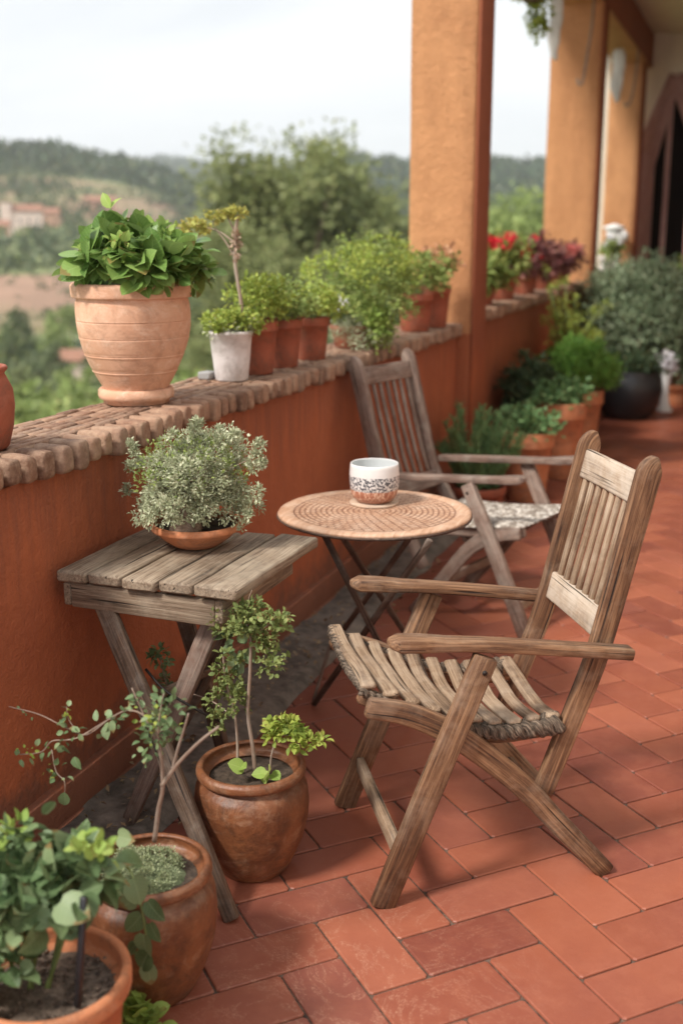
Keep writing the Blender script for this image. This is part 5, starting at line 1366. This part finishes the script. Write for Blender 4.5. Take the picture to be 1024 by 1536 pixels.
# hanging things
def hanging():
    x, y = -.22, 9.7; zt = 3.652
    t = thing('hanging_basket', 'trailing green plant hanging from the beam before the middle pillar', 'hanging plant', (x, y, zt))
    mb = MB(); lathe(mb, [(0, -.30), (.08, -.29), (.12, -.22), (.13, -.16), (.12, -.158), (.0, -.17)], (x, y, zt), 24); mb.build('basket', M['wood_dark'], t)
    w = MB()
    for a in (0, 2.1, 4.2): tube(w, [(x+.12*math.cos(a), y+.12*math.sin(a), zt-.16), (x, y, zt+.002)], .003, 5)
    w.build('cords', M['iron'], t)
    l = [cloud((x-.05, y, zt-.16), (.30, .24, .13), 110, 12, .04, .035, shell=.3, low=-.9, up=-.2), cloud((x+.05, y+.05, zt-.40), (.10, .1, .18), 50, 10, .03, .032, shell=.2, low=-1, up=-.4)]
    foliage('leaves', 'ovate', cat_clouds(*l), M['l_yel'], t)
    # whitewashed driftwood charms and rods
    for (lb, px_, yy, z1, wd, nm) in (('pale wooden wind chime hanging in front of the middle pillar', -.20, 10.6, 3.04, .11, 'wind_chime'), ('grey white wind chime hanging in front of the last pillar', -.08, 14.1, 3.02, .14, 'wind_chime')):
        h = thing(nm, lb, 'wind chime', (px_, yy, 3.652), 0, 'wind chimes hanging from the beam')
        b = MB(); sweep(b, smooth_pts([(px_, yy, 3.60), (px_+.01, yy, 3.4), (px_-.01, yy, 3.2), (px_+.01, yy, z1)], 4), [wd*.7]+[wd]*8+[wd*.8, wd*.6, wd*.5, wd*.3], .03, side=(1, 0, 0), b=.008, wob=.012); b.build('driftwood', M['chime'], h)
        c = MB(); tube(c, [(px_, yy, 3.595), (px_, yy, 3.652)], .003, 5); c.build('cord', M['iron'], h)
    for (lb, px_, yy, z1) in (('thin curved iron hook hanging in front of the middle pillar', -.03, 11.25, 2.93), ('thin pale rod hanging in front of the last pillar', .02, 14.6, 3.05)):
        h = MB(); tube(h, smooth_pts([(px_+.06, yy, 3.652), (px_+.05, yy, 3.4), (px_+.02, yy, 3.15), (px_-.01, yy, z1), (px_-.045, yy, z1-.02), (px_-.06, yy, z1+.03)], 5), .012, 7)
        tag(h.build('iron_hook', M['wood_far']), lb, 'hook', 'hooks hanging from the beam')
M['chime'] = wood('whitewashed_driftwood', (.25, .23, .21), (.50, .48, .45), (.72, .70, .66), .5, palec=(.7, .68, .64))
hanging()
def lantern():
    x, y, z = -.03, 14.2, 1.101
    t = thing('white_lantern', 'white lantern standing on the farthest parapet beside the last pillar', 'lantern', (x, y, z))
    b = MB(); lathe(b, [(0, 0), (.12, 0), (.125, .02), (.11, .03), (.11, .05)], (x, y, z), 20); lathe(b, [(.115, .50), (.13, .51), (.125, .53), (.06, .55), (.02, .565), (0, .567)], (x, y, z), 20)
    for a in range(4): tube(b, [(x+.105*math.cos(a*PI/2+.8), y+.105*math.sin(a*PI/2+.8), z+.04), (x+.105*math.cos(a*PI/2+.8), y+.105*math.sin(a*PI/2+.8), z+.51)], .010, 6)
    b.build('frame', M['white'], t)
    g = MB(); lathe(g, [(.092, .04), (.092, .50)], (x, y, z), 24); g.build('shade', plain('milky_glass', (.72, .72, .68), .25, 0, .04, 10, 0), t)
    tt = potted('potted_plant', 'little potted plant with a white flower on the farthest parapet beside the white lantern', (x-.02, y-.42, z), flower_pot(.2, .09, .07), 'white_pot', .01, .18, group=GR)
    l = cloud((x+.02, y-.42, z+.25), (.13, .13, .10), 50, 12, .04, .04, shell=.3, low=-.6); foliage('leaves', 'ovate', l[:4], M['l_mid'], tt)
    f = cloud((x+.02, y-.42, z+.35), (.07, .06, .06), 14, 8, .03, .045, shell=.3, low=-.6); foliage('flowers', 'ovate', f[:4], M['f_white'], tt)
    w = thing('wall_lamp', 'small round white lamp on the face of the last pillar', 'wall lamp', (-.13, 15.59, 1.5))
    s = MB(); n = 10
    lathe(s, [(.085*math.sin(PI*i/n), -.085*math.cos(PI*i/n)) for i in range(n+1)], (-.08, 15.46, 1.51), 20); s.build('globe', M['white'], w)
    k = MB(); sweep(k, [(-.115, 15.60, 1.44), (-.115, 15.60, 1.58)], .08, .03, side=(1, 0, 0), b=.008); tube(k, [(-.115, 15.59, 1.49), (-.115, 15.50, 1.49)], .02, 8); k.build('bracket', M['iron'], w)
lantern()

# ================================================================ AIR, SKY, SUN, CAMERA
def haze():
    mb = MB(); box(mb, -3600, 3600, -3600, 3600, -60, 420)
    m = bpy.data.materials.new('haze_air'); m.use_nodes = True; nt = m.node_tree; nt.nodes.clear()
    o = nt.nodes.new('ShaderNodeOutputMaterial'); v = nt.nodes.new('ShaderNodeVolumePrincipled')
    v.inputs['Color'].default_value = (.92, .95, 1, 1); v.inputs['Density'].default_value = HAZE; v.inputs['Anisotropy'].default_value = .2
    nt.links.new(v.outputs[0], o.inputs['Volume'])
    tag(mb.build('haze', m), kind='stuff')
HAZE = .00022
if HAZE: haze()
def world():
    w = bpy.data.worlds.new('World'); sc.world = w; w.use_nodes = True; nt = w.node_tree; nt.nodes.clear(); N = NT(nt)
    out = N.n('ShaderNodeOutputWorld'); bg = N.n('ShaderNodeBackground'); N.l(bg.outputs[0], out.inputs[0])
    sky = N.n('ShaderNodeTexSky'); sky.sky_type = 'NISHITA'; sky.sun_disc = False; sky.sun_elevation = SUN_EL; sky.sun_rotation = SUN_ROT
    sky.air_density = 1.0; sky.dust_density = 2.5; sky.ozone_density = 1.0
    tc = N.n('ShaderNodeTexCoord'); mp = N.n('ShaderNodeMapping'); N.l(tc.outputs['Generated'], mp.inputs[0]); mp.inputs['Scale'].default_value = (1.2, 1.2, 4.5)
    n1 = N.noise(mp.outputs[0], 1.6, 6, .55, .6)
    cl = N.ramp(n1, [(.30, (4.6, 4.8, 5.05)), (.48, (5.6, 5.7, 5.85)), (.66, (6.7, 6.7, 6.65))])     # bright overcast deck
    N.l(N.mix(.88, sky.outputs[0], cl), bg.inputs[0]); bg.inputs[1].default_value = .1
SUN_DIR = Vector((-.42, -.66, .85)).normalized()          # towards the sun: behind the camera, over the valley side
SUN_EL = math.asin(SUN_DIR.z); SUN_ROT = math.atan2(SUN_DIR.x, SUN_DIR.y)
world()
L = bpy.data.lights.new('sun', 'SUN'); L.energy = 2.7; L.angle = R_(11); L.color = (1, .95, .88)
lo = bpy.data.objects.new('sun', L); COL.objects.link(lo); lo.rotation_euler = SUN_DIR.to_track_quat('Z', 'Y').to_euler()
cd = bpy.data.cameras.new('camera'); co = bpy.data.objects.new('camera', cd); COL.objects.link(co)
co.location = CAM; co.rotation_euler = (PI/2-PITCH, 0, YAW)
cd.sensor_fit = 'VERTICAL'; cd.sensor_height = 36; cd.sensor_width = 24; cd.lens = FPX/1536*36; cd.clip_start = .05; cd.clip_end = 9000
cd.dof.use_dof = True; cd.dof.focus_distance = 2.9; cd.dof.aperture_fstop = 2.0
sc.camera = co
sc.render.engine = 'CYCLES'
sc.view_settings.view_transform = 'Standard'; sc.view_settings.look = 'None'; sc.view_settings.exposure = .92; sc.view_settings.gamma = 1
cy = sc.cycles; cy.use_denoising = True; cy.max_bounces = 8; cy.diffuse_bounces = 4; cy.transparent_max_bounces = 8; cy.volume_bounces = 1
cy.use_adaptive_sampling = True; cy.adaptive_threshold = .01
